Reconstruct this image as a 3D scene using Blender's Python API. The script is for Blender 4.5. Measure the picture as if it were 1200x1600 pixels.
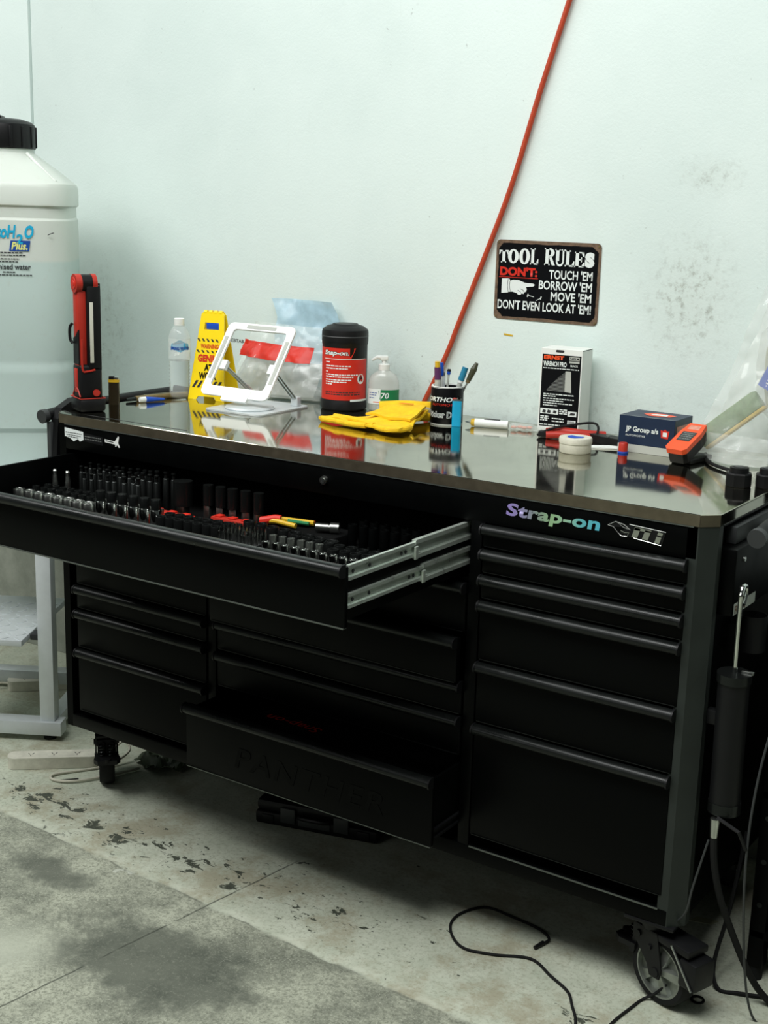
import bpy, bmesh, math, random
from mathutils import Matrix, Vector, noise
random.seed(7)
PI = math.pi
for o in list(bpy.data.objects): bpy.data.objects.remove(o)
scene = bpy.context.scene
col = scene.collection

# ---------------------------------------------------------------- camera
cam_d = bpy.data.cameras.new('camera'); cam = bpy.data.objects.new('camera', cam_d); col.objects.link(cam)
def make_cam():
    yaw, pitch, roll = math.radians(33.9306), math.radians(13.1146), math.radians(1.6313)
    f = Vector((-math.sin(yaw)*math.cos(pitch), math.cos(yaw)*math.cos(pitch), -math.sin(pitch)))
    r = Vector((math.cos(yaw), math.sin(yaw), 0)); u = r.cross(f)
    R = r*math.cos(roll) + u*math.sin(roll); U = -r*math.sin(roll) + u*math.cos(roll)
    m = Matrix((R, U, -f)).transposed().to_4x4(); m.translation = Vector((2.6571, -2.371, 1.6167))
    cam.matrix_world = m
make_cam()
cam_d.sensor_fit = 'VERTICAL'; cam_d.sensor_height = 24; cam_d.lens = 24*2073.0/1600; cam_d.clip_end = 100; cam_d.clip_start = .05
scene.camera = cam
# ---------------------------------------------------------------- light
w = bpy.data.worlds.new('World'); scene.world = w; w.use_nodes = True
w.node_tree.nodes['Background'].inputs[0].default_value = (.88, 1.0, .95, 1)
w.node_tree.nodes['Background'].inputs[1].default_value = .06
def area(name, loc, target, sx, sy, power, color):
    d = bpy.data.lights.new(name, 'AREA'); d.shape = 'RECTANGLE'; d.size = sx; d.size_y = sy; d.energy = power; d.color = color
    o = bpy.data.objects.new(name, d); col.objects.link(o); o.location = loc
    o.rotation_euler = (Vector(target)-Vector(loc)).to_track_quat('-Z', 'Y').to_euler()
    return o
area('workshop_door_daylight', (-.9, -5.6, 3.2), (.7, .5, 1.2), 2.6, 1.6, 26, (1.0, 1.0, .985))
area('overhead_light', (1.5, -1.75, 4.1), (1.4, -1.1, 0), 2.8, 1.4, 225, (1.0, 1.0, .99))
area('overhead_light', (-1.7, -1.75, 4.1), (-1.2, -1.0, 0), 2.8, 1.4, 150, (1.0, 1.0, .99))  # added unseen fill lamp, lifts the wall in the tank's shadow
vs = scene.view_settings
vs.view_transform = 'Standard'; vs.look = 'None'; vs.exposure = -0.46; vs.gamma = 1.0; vs.use_curve_mapping = False

# ---------------------------------------------------------------- materials
def srgb(r, g, b):
    return tuple(((c/255)/12.92 if c/255 <= .04045 else ((c/255+.055)/1.055)**2.4) for c in (r, g, b))
def M(name, rgb, rough=.5, metal=0, spec=.5, var=0, vscale=20, bump=0, bscale=200, trans=0, alpha=1, ior=1.45, coat=0, rvar=0, emit=0):
    m = bpy.data.materials.new(name); m.use_nodes = True
    nt = m.node_tree; b = nt.nodes['Principled BSDF']
    c = srgb(*rgb)
    b.inputs['Base Color'].default_value = (*c, 1); b.inputs['Roughness'].default_value = rough
    b.inputs['Metallic'].default_value = metal; b.inputs['Specular IOR Level'].default_value = spec
    b.inputs['Transmission Weight'].default_value = trans; b.inputs['Alpha'].default_value = alpha
    b.inputs['IOR'].default_value = ior; b.inputs['Coat Weight'].default_value = coat
    if emit:
        b.inputs['Emission Color'].default_value = (*c, 1); b.inputs['Emission Strength'].default_value = emit
    tc = None
    if var or bump or rvar:
        tc = nt.nodes.new('ShaderNodeTexCoord')
    if var or rvar:
        n = nt.nodes.new('ShaderNodeTexNoise'); n.inputs['Scale'].default_value = vscale; n.inputs['Detail'].default_value = 6; n.inputs['Roughness'].default_value = .65
        nt.links.new(tc.outputs['Object'], n.inputs['Vector'])
        if var:
            cr = nt.nodes.new('ShaderNodeValToRGB')
            cr.color_ramp.elements[0].position = .3; cr.color_ramp.elements[1].position = .7
            cr.color_ramp.elements[0].color = (*[x*(1-var) for x in c], 1); cr.color_ramp.elements[1].color = (*[min(1, x*(1+var)) for x in c], 1)
            nt.links.new(n.outputs['Fac'], cr.inputs['Fac']); nt.links.new(cr.outputs['Color'], b.inputs['Base Color'])
        if rvar:
            mr = nt.nodes.new('ShaderNodeMapRange'); mr.inputs['From Min'].default_value = .3; mr.inputs['From Max'].default_value = .7
            mr.inputs['To Min'].default_value = max(0, rough-rvar); mr.inputs['To Max'].default_value = min(1, rough+rvar)
            nt.links.new(n.outputs['Fac'], mr.inputs['Value']); nt.links.new(mr.outputs['Result'], b.inputs['Roughness'])
    if bump:
        n2 = nt.nodes.new('ShaderNodeTexNoise'); n2.inputs['Scale'].default_value = bscale; n2.inputs['Detail'].default_value = 4
        nt.links.new(tc.outputs['Object'], n2.inputs['Vector'])
        bp = nt.nodes.new('ShaderNodeBump'); bp.inputs['Strength'].default_value = bump; bp.inputs['Distance'].default_value = .002
        nt.links.new(n2.outputs['Fac'], bp.inputs['Height']); nt.links.new(bp.outputs['Normal'], b.inputs['Normal'])
    return m

class NT:
    """small helper for node graphs"""
    def __init__(s, name):
        s.m = bpy.data.materials.new(name); s.m.use_nodes = True; s.t = s.m.node_tree; s.b = s.t.nodes['Principled BSDF']
        s.tc = s.t.nodes.new('ShaderNodeTexCoord'); s.pos = s.tc.outputs['Object']
    def put(s, sock, v):
        if isinstance(v, bpy.types.NodeSocket): s.t.links.new(v, sock)
        else: sock.default_value = v
    def math(s, op, a, b=0.0, c=0.0, clamp=False):
        n = s.t.nodes.new('ShaderNodeMath'); n.operation = op; n.use_clamp = clamp
        s.put(n.inputs[0], a); s.put(n.inputs[1], b); s.put(n.inputs[2], c); return n.outputs[0]
    def vmap(s, scale=(1,1,1), loc=(0,0,0), rot=(0,0,0), vec=None):
        n = s.t.nodes.new('ShaderNodeMapping'); s.put(n.inputs[0], vec or s.pos)
        n.inputs['Location'].default_value = loc; n.inputs['Rotation'].default_value = rot; n.inputs['Scale'].default_value = scale
        return n.outputs[0]
    def noise(s, scale, detail=6, rough=.6, vec=None, dist=0):
        n = s.t.nodes.new('ShaderNodeTexNoise'); n.inputs['Scale'].default_value = scale; n.inputs['Detail'].default_value = detail
        n.inputs['Roughness'].default_value = rough; n.inputs['Distortion'].default_value = dist; s.put(n.inputs['Vector'], vec or s.pos); return n.outputs['Fac']
    def xyz(s, vec=None):
        n = s.t.nodes.new('ShaderNodeSeparateXYZ'); s.put(n.inputs[0], vec or s.pos); return n.outputs
    def ramp(s, v, a, b, lo=0.0, hi=1.0, smooth=True):
        n = s.t.nodes.new('ShaderNodeMapRange'); n.interpolation_type = 'SMOOTHSTEP' if smooth else 'LINEAR'
        s.put(n.inputs['Value'], v); s.put(n.inputs['From Min'], a); s.put(n.inputs['From Max'], b); n.inputs['To Min'].default_value = lo; n.inputs['To Max'].default_value = hi
        return n.outputs['Result']
    def mix(s, f, a, b):
        n = s.t.nodes.new('ShaderNodeMix'); n.data_type = 'RGBA'
        s.put(n.inputs[0], f)
        for i, v in ((6, a), (7, b)):
            if isinstance(v, tuple): n.inputs[i].default_value = (*v, 1) if len(v) == 3 else v
            else: s.put(n.inputs[i], v)
        return n.outputs[2]
    def blob(s, x, y, z, rx, ry, rz):
        vm = s.vmap(scale=(1/rx, 1/ry, 1/rz), loc=(-x/rx, -y/ry, -z/rz))
        n = s.t.nodes.new('ShaderNodeVectorMath'); n.operation = 'LENGTH'; s.put(n.inputs[0], vm)
        return s.ramp(n.outputs['Value'], 1.0, .0)
    def bump(s, h, strength=.3, dist=.003):
        n = s.t.nodes.new('ShaderNodeBump'); n.inputs['Strength'].default_value = strength; n.inputs['Distance'].default_value = dist
        s.put(n.inputs['Height'], h); s.t.links.new(n.outputs['Normal'], s.b.inputs['Normal'])

def wall_material():
    g = NT('painted_concrete_wall')
    base = g.mix(g.ramp(g.noise(1.6, 4), .35, .7), srgb(223, 237, 232), srgb(215, 230, 225))
    # fine dirt streaks, stronger in worn places
    fine = g.noise(38, 8, .75)
    specks = g.ramp(g.noise(75, 4, .6), .68, .76)
    speck_area = g.ramp(g.noise(3.1, 3), .46, .68)
    places = g.blob(1.43, .76, 1.41, .17, 1, .22)
    places = g.math('ADD', places, g.math('MULTIPLY', g.blob(1.46, .76, 1.70, .12, 1, .07), .7))
    places = g.math('ADD', places, g.math('MULTIPLY', g.blob(-.60, .76, 1.20, .22, 1, .32), .55))
    places = g.math('ADD', places, g.math('MULTIPLY', g.blob(1.2, .76, 1.06, 1.0, 1, .20), .35))
    places = g.math('ADD', places, g.math('MULTIPLY', g.blob(.55, .76, 1.08, .18, 1, .22), .45))
    d1 = g.math('MULTIPLY', g.ramp(fine, .47, .72), places)
    base = g.mix(g.math('MULTIPLY', d1, .85, clamp=True), base, srgb(122, 126, 112))
    base = g.mix(g.math('MULTIPLY', places, .12, clamp=True), base, srgb(150, 150, 130))
    base = g.mix(g.math('MULTIPLY', g.math('MULTIPLY', specks, speck_area), .55), base, srgb(120, 125, 118))
    streak = g.ramp(g.noise(1.0, 6, .7, vec=g.vmap(scale=(26, 26, 1.6))), .62, .78)
    base = g.mix(g.math('MULTIPLY', streak, .10), base, srgb(150, 155, 145))
    # lower part of the wall: shade behind the stand painted in as mottled grey
    z = g.xyz()[2]
    low = g.ramp(g.math('ADD', z, g.math('MULTIPLY', g.noise(6, 4), .06)), .80, .74)
    base = g.mix(low, base, g.mix(g.ramp(g.noise(9, 8, .7), .35, .7), srgb(150, 155, 145), srgb(176, 180, 170)))
    g.put(g.b.inputs['Base Color'], base); g.b.inputs['Roughness'].default_value = .62; g.b.inputs['Specular IOR Level'].default_value = .35
    g.bump(g.math('ADD', g.noise(160, 4), g.math('MULTIPLY', g.noise(9, 3), 1.2)), .25, .002)
    return g.m

def floor_material():
    g = NT('worn_concrete_floor')
    X, Y, Z = g.xyz()
    wob = g.math('MULTIPLY', g.math('SUBTRACT', g.noise(5, 6, .65), .5), .05)
    # signed distance to the paint edge that runs along the cabinet
    e = g.math('ADD', g.math('ADD', Y, g.math('MULTIPLY', X, .045)), .213)
    e = g.math('ADD', e, wob)
    zoneA = g.math('MULTIPLY', g.ramp(e, -.008, .008), g.ramp(g.noise(18, 6, .7), .30, .40, .55, 1.0))
    along = g.vmap(scale=(1, 1.9, 1))
    fine = g.noise(210, 6, .8)
    grit = g.noise(95, 8, .85)
    mid = g.noise(11, 8, .72)
    A = g.mix(g.ramp(mid, .3, .72), srgb(176, 184, 165), srgb(196, 202, 184))
    A = g.mix(g.math('MULTIPLY', g.ramp(grit, .49, .60), .55), A, srgb(132, 136, 114))
    brown = g.math('MULTIPLY', g.ramp(g.noise(4, 7, .75), .47, .62), .6)
    A = g.mix(brown, A, srgb(146, 138, 112))
    # peeled dark flakes
    fl = g.noise(15.5, 6, .66, vec=along, dist=.6)
    band = g.math('ADD', g.blob(.40, -.13, 0, .62, .17, 1), g.math('MULTIPLY', g.blob(1.0, -.10, 0, .55, .20, 1), .75))
    band = g.math('ADD', band, g.math('MULTIPLY', g.blob(.0, -.08, 0, .25, .13, 1), 1.0))
    band = g.math('ADD', band, g.math('MULTIPLY', g.blob(1.66, -.13, 0, .09, .05, 1), 1.5))
    thr = g.math('SUBTRACT', .70, g.math('MULTIPLY', band, .165))
    flk = g.ramp(fl, thr, g.math('ADD', thr, .010))
    small = g.ramp(g.noise(42, 4, .6, vec=along), .655, .665)
    flk = g.math('MAXIMUM', flk, g.math('MULTIPLY', small, g.ramp(band, .05, .30)))
    dots = g.ramp(g.noise(70, 3, .5), .745, .755)
    flk = g.math('MAXIMUM', flk, dots)
    A = g.mix(flk, A, g.mix(g.ramp(grit, .4, .7), srgb(60, 66, 56), srgb(92, 97, 84)))
    # worn bare zone
    B = g.mix(g.ramp(g.noise(3.4, 10, .74), .38, .62), srgb(112, 117, 104), srgb(172, 177, 158))
    B = g.mix(g.math('MULTIPLY', g.ramp(grit, .47, .57), .62), B, srgb(84, 89, 76))
    B = g.mix(g.math('MULTIPLY', g.ramp(fine, .52, .62), .55), B, srgb(196, 200, 182))
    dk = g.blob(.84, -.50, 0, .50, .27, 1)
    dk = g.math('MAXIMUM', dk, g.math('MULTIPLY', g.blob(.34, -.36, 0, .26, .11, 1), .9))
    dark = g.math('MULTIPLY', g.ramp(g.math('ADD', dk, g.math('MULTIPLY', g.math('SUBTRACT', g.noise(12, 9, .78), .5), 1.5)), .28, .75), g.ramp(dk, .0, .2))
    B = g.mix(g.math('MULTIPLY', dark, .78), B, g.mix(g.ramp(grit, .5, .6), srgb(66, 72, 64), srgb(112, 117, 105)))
    B = g.mix(g.math('MULTIPLY', g.blob(.53, -.66, 0, .18, .18, 1), .75), B, srgb(182, 188, 170))
    scr = g.ramp(g.noise(1.0, 5, .8, vec=g.vmap(scale=(130, 5, 1), rot=(0, 0, -.12))), .66, .71)
    B = g.mix(g.math('MULTIPLY', g.math('MULTIPLY', scr, g.ramp(dk, .0, .3)), .5), B, srgb(172, 177, 162))
    c = g.mix(zoneA, B, A)
    lip = g.ramp(g.math('ABSOLUTE', g.math('SUBTRACT', e, .012)), .022, .0)
    c = g.mix(g.math('MULTIPLY', lip, g.math('MULTIPLY', g.ramp(g.noise(14, 5), .42, .6), .6)), c, srgb(198, 204, 186))
    ln = g.ramp(g.math('ABSOLUTE', g.math('ADD', e, .003)), .004, .0012)
    c = g.mix(g.math('MULTIPLY', g.math('MULTIPLY', ln, g.ramp(g.noise(11, 3), .42, .58)), .55), c, srgb(88, 93, 82))
    # hairline crack across the slab
    cr = g.math('SUBTRACT', g.math('SUBTRACT', X, .794), g.math('MULTIPLY', g.math('SUBTRACT', Y, .02), .1225))
    cr = g.math('ADD', cr, g.math('MULTIPLY', g.math('SUBTRACT', g.noise(20, 4), .5), .010))
    ck = g.ramp(g.math('ABSOLUTE', cr), .0034, .0010)
    ck = g.math('MULTIPLY', ck, g.math('MULTIPLY', g.ramp(Y, .08, .0), g.ramp(g.noise(9, 3), .36, .5)))
    c = g.mix(g.math('MULTIPLY', ck, .8), c, srgb(60, 64, 56))
    wd = g.ramp(g.noise(7, 4, .6, vec=g.vmap(loc=(3, 5, 0))), .70, .712)
    c = g.mix(g.math('MULTIPLY', g.math('MULTIPLY', wd, g.math('SUBTRACT', 1.0, zoneA)), .6), c, srgb(200, 206, 192))
    g.put(g.b.inputs['Base Color'], c); g.b.inputs['Roughness'].default_value = .6; g.b.inputs['Specular IOR Level'].default_value = .35
    h = g.math('ADD', g.math('MULTIPLY', fine, .6), g.math('MULTIPLY', flk, -.8))
    h = g.math('ADD', h, g.math('MULTIPLY', ck, -1.0)); g.bump(h, .35, .002)
    return g.m

def steel_material():
    g = NT('brushed_stainless')
    n = g.noise(1, 6, .7, vec=g.vmap(scale=(3, 160, 160)))
    sm = g.noise(5, 5, .6)
    g.put(g.b.inputs['Base Color'], g.mix(g.ramp(sm, .3, .7), srgb(164, 162, 146), srgb(182, 181, 164)))
    g.b.inputs['Metallic'].default_value = 1
    g.put(g.b.inputs['Roughness'], g.math('ADD', g.math('MULTIPLY', g.noise(9, 6, .7), .10), g.math('MULTIPLY', n, .04)))
    g.bump(n, .03, .0004)
    return g.m

def tank_material():
    g = NT('translucent_white_plastic')
    z = g.xyz()[2]
    water = g.ramp(z, .672, .660)
    c = g.mix(water, srgb(204, 212, 203), srgb(190, 208, 202))
    rim = g.ramp(g.math('ABSOLUTE', g.math('SUBTRACT', z, .823)), .008, .001)
    c = g.mix(g.math('MULTIPLY', g.math('MULTIPLY', rim, g.ramp(g.noise(9, 4), .35, .6)), .35), c, srgb(160, 145, 115))
    dust = g.math('MULTIPLY', g.ramp(g.noise(30, 6, .7), .55, .8), .25)
    c = g.mix(dust, c, srgb(170, 165, 145))
    g.put(g.b.inputs['Base Color'], c); g.b.inputs['Roughness'].default_value = .42
    g.b.inputs['Subsurface Weight'].default_value = .25; g.b.inputs['Subsurface Radius'].default_value = (.03, .035, .03); g.b.inputs['Subsurface Scale'].default_value = .6
    g.bump(g.noise(12, 3), .15, .003)
    return g.m

def holo_material():
    g = NT('iridescent_decal')
    x = g.xyz()[0]
    n = g.t.nodes.new('ShaderNodeValToRGB'); g.put(n.inputs[0], g.ramp(x, 1.366, 1.583, smooth=False))
    el = n.color_ramp.elements
    el[0].position = 0; el[0].color = (*srgb(170, 150, 225), 1); el[1].position = 1; el[1].color = (*srgb(95, 200, 225), 1)
    for p, c in ((.15, (165, 155, 205)), (.32, (150, 165, 160)), (.5, (165, 205, 155)), (.66, (170, 215, 185)), (.8, (110, 200, 205))):
        e = el.new(p); e.color = (*srgb(*c), 1)
    g.put(g.b.inputs['Base Color'], n.outputs[0]); g.b.inputs['Roughness'].default_value = .3; g.b.inputs['Metallic'].default_value = .35
    return g.m

MT = dict(
 wall=wall_material(), floor=floor_material(), steel=steel_material(), tank=tank_material(), holo=holo_material(),
 black=M('black_powder_coat', (3, 4, 4), .42, spec=.10, var=.2, vscale=8, rvar=.08, bump=.04, bscale=900),
 post=M('lit_black_post_coat', (39, 45, 41), .55, spec=.4, var=.18, vscale=10, rvar=.06),  # black coat made paler: light on the right post put into the colour
 handle=M('black_anodised_pull', (24, 27, 26), .32, metal=.4, var=.25, vscale=14, rvar=.1),
 edge=M('bare_metal_edge', (104, 110, 104), .34, metal=.6, var=.15, vscale=20),
 inside=M('drawer_interior', (5, 6, 6), .6, spec=.3),
 liner=M('black_rubber_liner', (7, 8, 8), .8, spec=.12, bump=.2, bscale=300),
 rubber=M('black_rubber', (20, 21, 21), .75, spec=.3),
 bplastic=M('black_plastic', (17, 18, 19), .44, spec=.3, rvar=.06, vscale=30),
 gplastic=M('dark_grey_plastic', (52, 55, 55), .5),
 zinc=M('zinc_slide', (206, 216, 206), .34, metal=.7, var=.10, vscale=30, rvar=.10),
 lip=M('brushed_lip', (122, 114, 96), .34, metal=.8, var=.12, vscale=30, rvar=.06),
 chrome=M('chrome', (215, 218, 214), .12, metal=1),
 satin=M('satin_chrome', (190, 194, 188), .28, metal=1, var=.1, vscale=40),
 impact=M('black_oxide_socket', (44, 47, 46), .27, metal=.8),
 alu=M('brushed_aluminium', (206, 213, 214), .42, metal=.35, var=.06, vscale=20, rvar=.08),
 alus=M('cast_aluminium_hub', (150, 155, 148), .4, metal=.8, var=.2, vscale=30),
 white=M('white_plastic', (226, 230, 226), .4),
 offw=M('aged_white_plastic', (205, 204, 188), .5, var=.15, vscale=30),
 cream=M('white_cable', (200, 198, 180), .55, var=.1, vscale=30),
 red=M('red_plastic', (172, 42, 28), .48),
 redp=M('red_print', (200, 40, 24), .45, var=.06, vscale=30),
 orange=M('orange_plastic', (232, 82, 36), .42),
 hose=M('red_orange_hose', (180, 66, 36), .5, var=.12, vscale=60),
 yellow=M('yellow_plastic', (246, 214, 16), .38),
 glove=M('yellow_leather', (234, 188, 14), .75, var=.16, vscale=40, bump=.35, bscale=260),
 lining=M('grey_glove_lining', (170, 160, 130), .9, var=.2, vscale=60, bump=.4, bscale=300),
 blue=M('blue_plastic', (26, 78, 184), .4),
 cyan=M('cyan_lighter_plastic', (28, 164, 208), .25, coat=.3),
 teal=M('teal_plastic', (36, 120, 150), .4),
 purple=M('purple_plastic', (86, 46, 92), .4),
 green=M('green_print', (28, 120, 72), .45),
 navy=M('navy_card', (16, 36, 62), .45, var=.1, vscale=30),
 card=M('white_card', (228, 232, 226), .55, var=.03, vscale=20),
 greyc=M('grey_card', (176, 180, 172), .6),
 paperb=M('black_print', (8, 10, 13), .4, spec=.18),
 ink=M('dark_ink', (40, 42, 44), .6),
 whitep=M('white_print', (222, 230, 226), .5),
 cyanp=M('cyan_print', (20, 164, 204), .45), bluep=M('blue_print', (20, 70, 150), .45), yelp=M('pale_yellow_print', (226, 226, 130), .5),
 rust=M('rusted_brown_border', (104, 84, 66), .6, var=.45, vscale=70),
 brass=M('brass_rod', (140, 122, 84), .4, metal=.6, var=.2, vscale=50),
 film=M('clear_film', (226, 230, 224), .10, alpha=.26, spec=.9, bump=.5, bscale=30),
 film2=M('milky_film', (225, 232, 226), .16, alpha=.30, spec=.8, bump=.6, bscale=40),
 bluefilm=M('pale_blue_film', (168, 200, 214), .3, alpha=.78, spec=.6, var=.12, vscale=30),
 greyfilm=M('grey_foil_contents', (168, 172, 166), .25, alpha=.75, spec=.8, var=.2, vscale=30, bump=.6, bscale=40),
 glass=M('clear_bottle', (246, 250, 250), .03, trans=1, ior=1.25),
 gel=M('clear_gel', (224, 228, 222), .12, alpha=.45, spec=.8),
 shell=M('thin_clear_plastic', (238, 246, 246), .05, alpha=.20, spec=1.0),
 pad=M('green_scouring_pad', (118, 146, 104), .85, var=.18, vscale=60, bump=.3),
 foam=M('yellow_foam', (206, 180, 96), .85, var=.1, vscale=80),
 pink=M('salmon_plastic', (206, 140, 120), .45, var=.25, vscale=60),
 tan=M('old_paper', (170, 172, 140), .7),
 amber=M('smoky_brown_plastic', (44, 38, 26), .2, coat=.3), yband=M('yellow_band', (206, 168, 40), .35),
 leaf=M('dark_green_packet', (62, 76, 52), .5, var=.45, vscale=40),
 led=M('led_lens', (204, 204, 188), .3),
 khaki=M('khaki_handle', (62, 64, 44), .4),
 silverink=M('silver_ink', (150, 154, 152), .35, metal=.7),
)

# ---------------------------------------------------------------- mesh helpers
class MB:
    def __init__(s, xf=None): s.v = []; s.f = []; s.xf = xf
    def add(s, vs_, fs):
        k = len(s.v)
        for p in vs_:
            p = Vector(p); s.v.append(tuple(s.xf @ p) if s.xf else tuple(p))
        s.f += [tuple(i+k for i in f) for f in fs]; return s
    def bm(s, b):
        b.verts.index_update(); s.add([v.co[:] for v in b.verts], [[v.index for v in f.verts] for f in b.faces]); b.free(); return s
    def box(s, x0, y0, z0, x1, y1, z1, b=0, seg=2):
        if b <= 0:
            return s.add([(x0,y0,z0),(x1,y0,z0),(x1,y1,z0),(x0,y1,z0),(x0,y0,z1),(x1,y0,z1),(x1,y1,z1),(x0,y1,z1)],
                         [(0,3,2,1),(4,5,6,7),(0,1,5,4),(1,2,6,5),(2,3,7,6),(3,0,4,7)])
        m = bmesh.new(); bmesh.ops.create_cube(m, size=1)
        for v in m.verts: v.co = Vector(((x0+x1)/2+v.co.x*(x1-x0), (y0+y1)/2+v.co.y*(y1-y0), (z0+z1)/2+v.co.z*(z1-z0)))
        bmesh.ops.bevel(m, geom=m.edges[:], offset=b, segments=seg, affect='EDGES', profile=.5)
        return s.bm(m)
    def cyl(s, p0, p1, r0, r1=None, n=16, caps=True):
        r1 = r0 if r1 is None else r1
        p0, p1 = Vector(p0), Vector(p1); d = (p1-p0).normalized(); a = d.orthogonal().normalized(); c = d.cross(a)
        vs_ = []
        for p, r in ((p0, r0), (p1, r1)):
            for i in range(n):
                t = 2*PI*i/n; vs_.append(p + a*r*math.cos(t) + c*r*math.sin(t))
        fs = [(i, (i+1) % n, n+(i+1) % n, n+i) for i in range(n)]
        if caps: fs += [tuple(range(n-1, -1, -1)), tuple(range(n, 2*n))]
        return s.add(vs_, fs)
    def tube(s, pts, r, n=8, rr=None):
        pts = [Vector(p) for p in pts]; m = len(pts); vs_ = []; fs = []
        a = None
        for i, p in enumerate(pts):
            d = (pts[min(i+1, m-1)]-pts[max(i-1, 0)]).normalized()
            if a is None: a = d.orthogonal().normalized()
            else:
                a = a - d*a.dot(d); a = a.normalized() if a.length > 1e-6 else d.orthogonal().normalized()
            c = d.cross(a); q = rr[i] if rr else r
            for k in range(n):
                t = 2*PI*k/n; vs_.append(p+a*q*math.cos(t)+c*q*math.sin(t))
        for i in range(m-1):
            for k in range(n): fs.append((i*n+k, i*n+(k+1) % n, (i+1)*n+(k+1) % n, (i+1)*n+k))
        fs += [tuple(range(n-1, -1, -1)), tuple(range((m-1)*n, m*n))]
        return s.add(vs_, fs)
    def lathe(s, prof, n=32, c=(0, 0, 0), closed=False):
        vs_ = []; fs = []; m = len(prof)
        for r, z in prof:
            for k in range(n):
                t = 2*PI*k/n; vs_.append((c[0]+r*math.cos(t), c[1]+r*math.sin(t), c[2]+z))
        for i in range(m-1 if not closed else m):
            j = (i+1) % m
            for k in range(n): fs.append((i*n+k, i*n+(k+1) % n, j*n+(k+1) % n, j*n+k))
        if not closed:
            fs += [tuple(range(n-1, -1, -1)), tuple(range((m-1)*n, m*n))]
        return s.add(vs_, fs)
    def loft(s, rings, caps=True):
        n = len(rings[0]); vs_ = [p for r in rings for p in r]; fs = []
        for i in range(len(rings)-1):
            for k in range(n): fs.append((i*n+k, i*n+(k+1) % n, (i+1)*n+(k+1) % n, (i+1)*n+k))
        if caps: fs += [tuple(range(n-1, -1, -1)), tuple(range((len(rings)-1)*n, len(rings)*n))]
        return s.add(vs_, fs)
    def prism(s, poly, h, O=(0,0,0), U=(1,0,0), V=(0,1,0)):
        """poly in the U,V plane from O, thickened by h along U x V"""
        O, U, V = Vector(O), Vector(U), Vector(V); N = U.cross(V).normalized(); n = len(poly)
        vs_ = [O+U*a+V*b for a, b in poly] + [O+U*a+V*b+N*h for a, b in poly]
        fs = [tuple(range(n-1, -1, -1)), tuple(range(n, 2*n))] + [(i, (i+1) % n, n+(i+1) % n, n+i) for i in range(n)]
        return s.add(vs_, fs)
    def ring_prism(s, outer, inner, h, O=(0,0,0), U=(1,0,0), V=(0,1,0)):
        O, U, V = Vector(O), Vector(U), Vector(V); N = U.cross(V).normalized(); n = len(outer)
        P = lambda q, k: O+U*q[0]+V*q[1]+N*k
        vs_ = [P(q, 0) for q in outer]+[P(q, 0) for q in inner]+[P(q, h) for q in outer]+[P(q, h) for q in inner]
        fs = []
        for i in range(n):
            j = (i+1) % n
            fs += [(j, i, n+i, n+j), (2*n+i, 2*n+j, 3*n+j, 3*n+i), (i, j, 2*n+j, 2*n+i), (n+j, n+i, 3*n+i, 3*n+j)]
        return s.add(vs_, fs)
    def ball(s, c, rx, ry=None, rz=None, n=16):
        ry = ry or rx; rz = rz or rx
        m = bmesh.new(); bmesh.ops.create_uvsphere(m, u_segments=n, v_segments=n//2+2, radius=1)
        for v in m.verts: v.co = Vector((c[0]+v.co.x*rx, c[1]+v.co.y*ry, c[2]+v.co.z*rz))
        return s.bm(m)
    def mesh(s, name, smooth=35):
        me = bpy.data.meshes.new(name); me.from_pydata(s.v, [], s.f)
        b = bmesh.new(); b.from_mesh(me); bmesh.ops.recalc_face_normals(b, faces=b.faces); b.to_mesh(me); b.free()
        if smooth:
            me.shade_smooth(); me.set_sharp_from_angle(angle=math.radians(smooth))
        return me
    def obj(s, name, mat, parent=None, smooth=35): return link(name, s.mesh(name, smooth), mat, parent)

def link(name, me, mat, parent=None):
    o = bpy.data.objects.new(name, me); col.objects.link(o)
    if mat is not None and not me.materials: me.materials.append(MT[mat] if isinstance(mat, str) else mat)
    if parent is not None: o.parent = parent
    return o
def tag(o, label, cat, group=None):
    o['label'] = label; o['category'] = cat
    if group: o['group'] = group
    return o
def thing(name, label, cat, loc=(0,0,0), rotz=0, group=None):
    o = bpy.data.objects.new(name, None); col.objects.link(o); o.empty_display_size = .05
    o.location = loc; o.rotation_euler = (0, 0, rotz); return tag(o, label, cat, group)
def struct(o): o['kind'] = 'structure'; return o
def copy_tree(o, parent=None):
    c = o.copy(); col.objects.link(c); c.parent = parent
    for ch in list(o.children): copy_tree(ch, c)
    return c
def smooth_path(pts, k=8):
    pts = [Vector(p) for p in pts]; out = []
    for i in range(len(pts)-1):
        p0 = pts[max(i-1, 0)]; p1 = pts[i]; p2 = pts[i+1]; p3 = pts[min(i+2, len(pts)-1)]
        for j in range(k):
            t = j/k
            out.append(.5*((2*p1)+(p2-p0)*t+(2*p0-5*p1+4*p2-p3)*t*t+(-p0+3*p1-3*p2+p3)*t**3))
    out.append(pts[-1]); return out
def rrect(w_, h_, r, n=5, cx=0, cy=0):
    out = []
    for sx, sy, a0 in ((1, 1, 0), (-1, 1, PI/2), (-1, -1, PI), (1, -1, 1.5*PI)):
        for i in range(n+1):
            a = a0+PI/2*i/n; out.append((cx+sx*(w_/2-r)+r*math.cos(a), cy+sy*(h_/2-r)+r*math.sin(a)))
    return out
def scaled(p, k, dx=0, dy=0): return [(a*k+dx, b*k+dy) for a, b in p]

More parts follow.
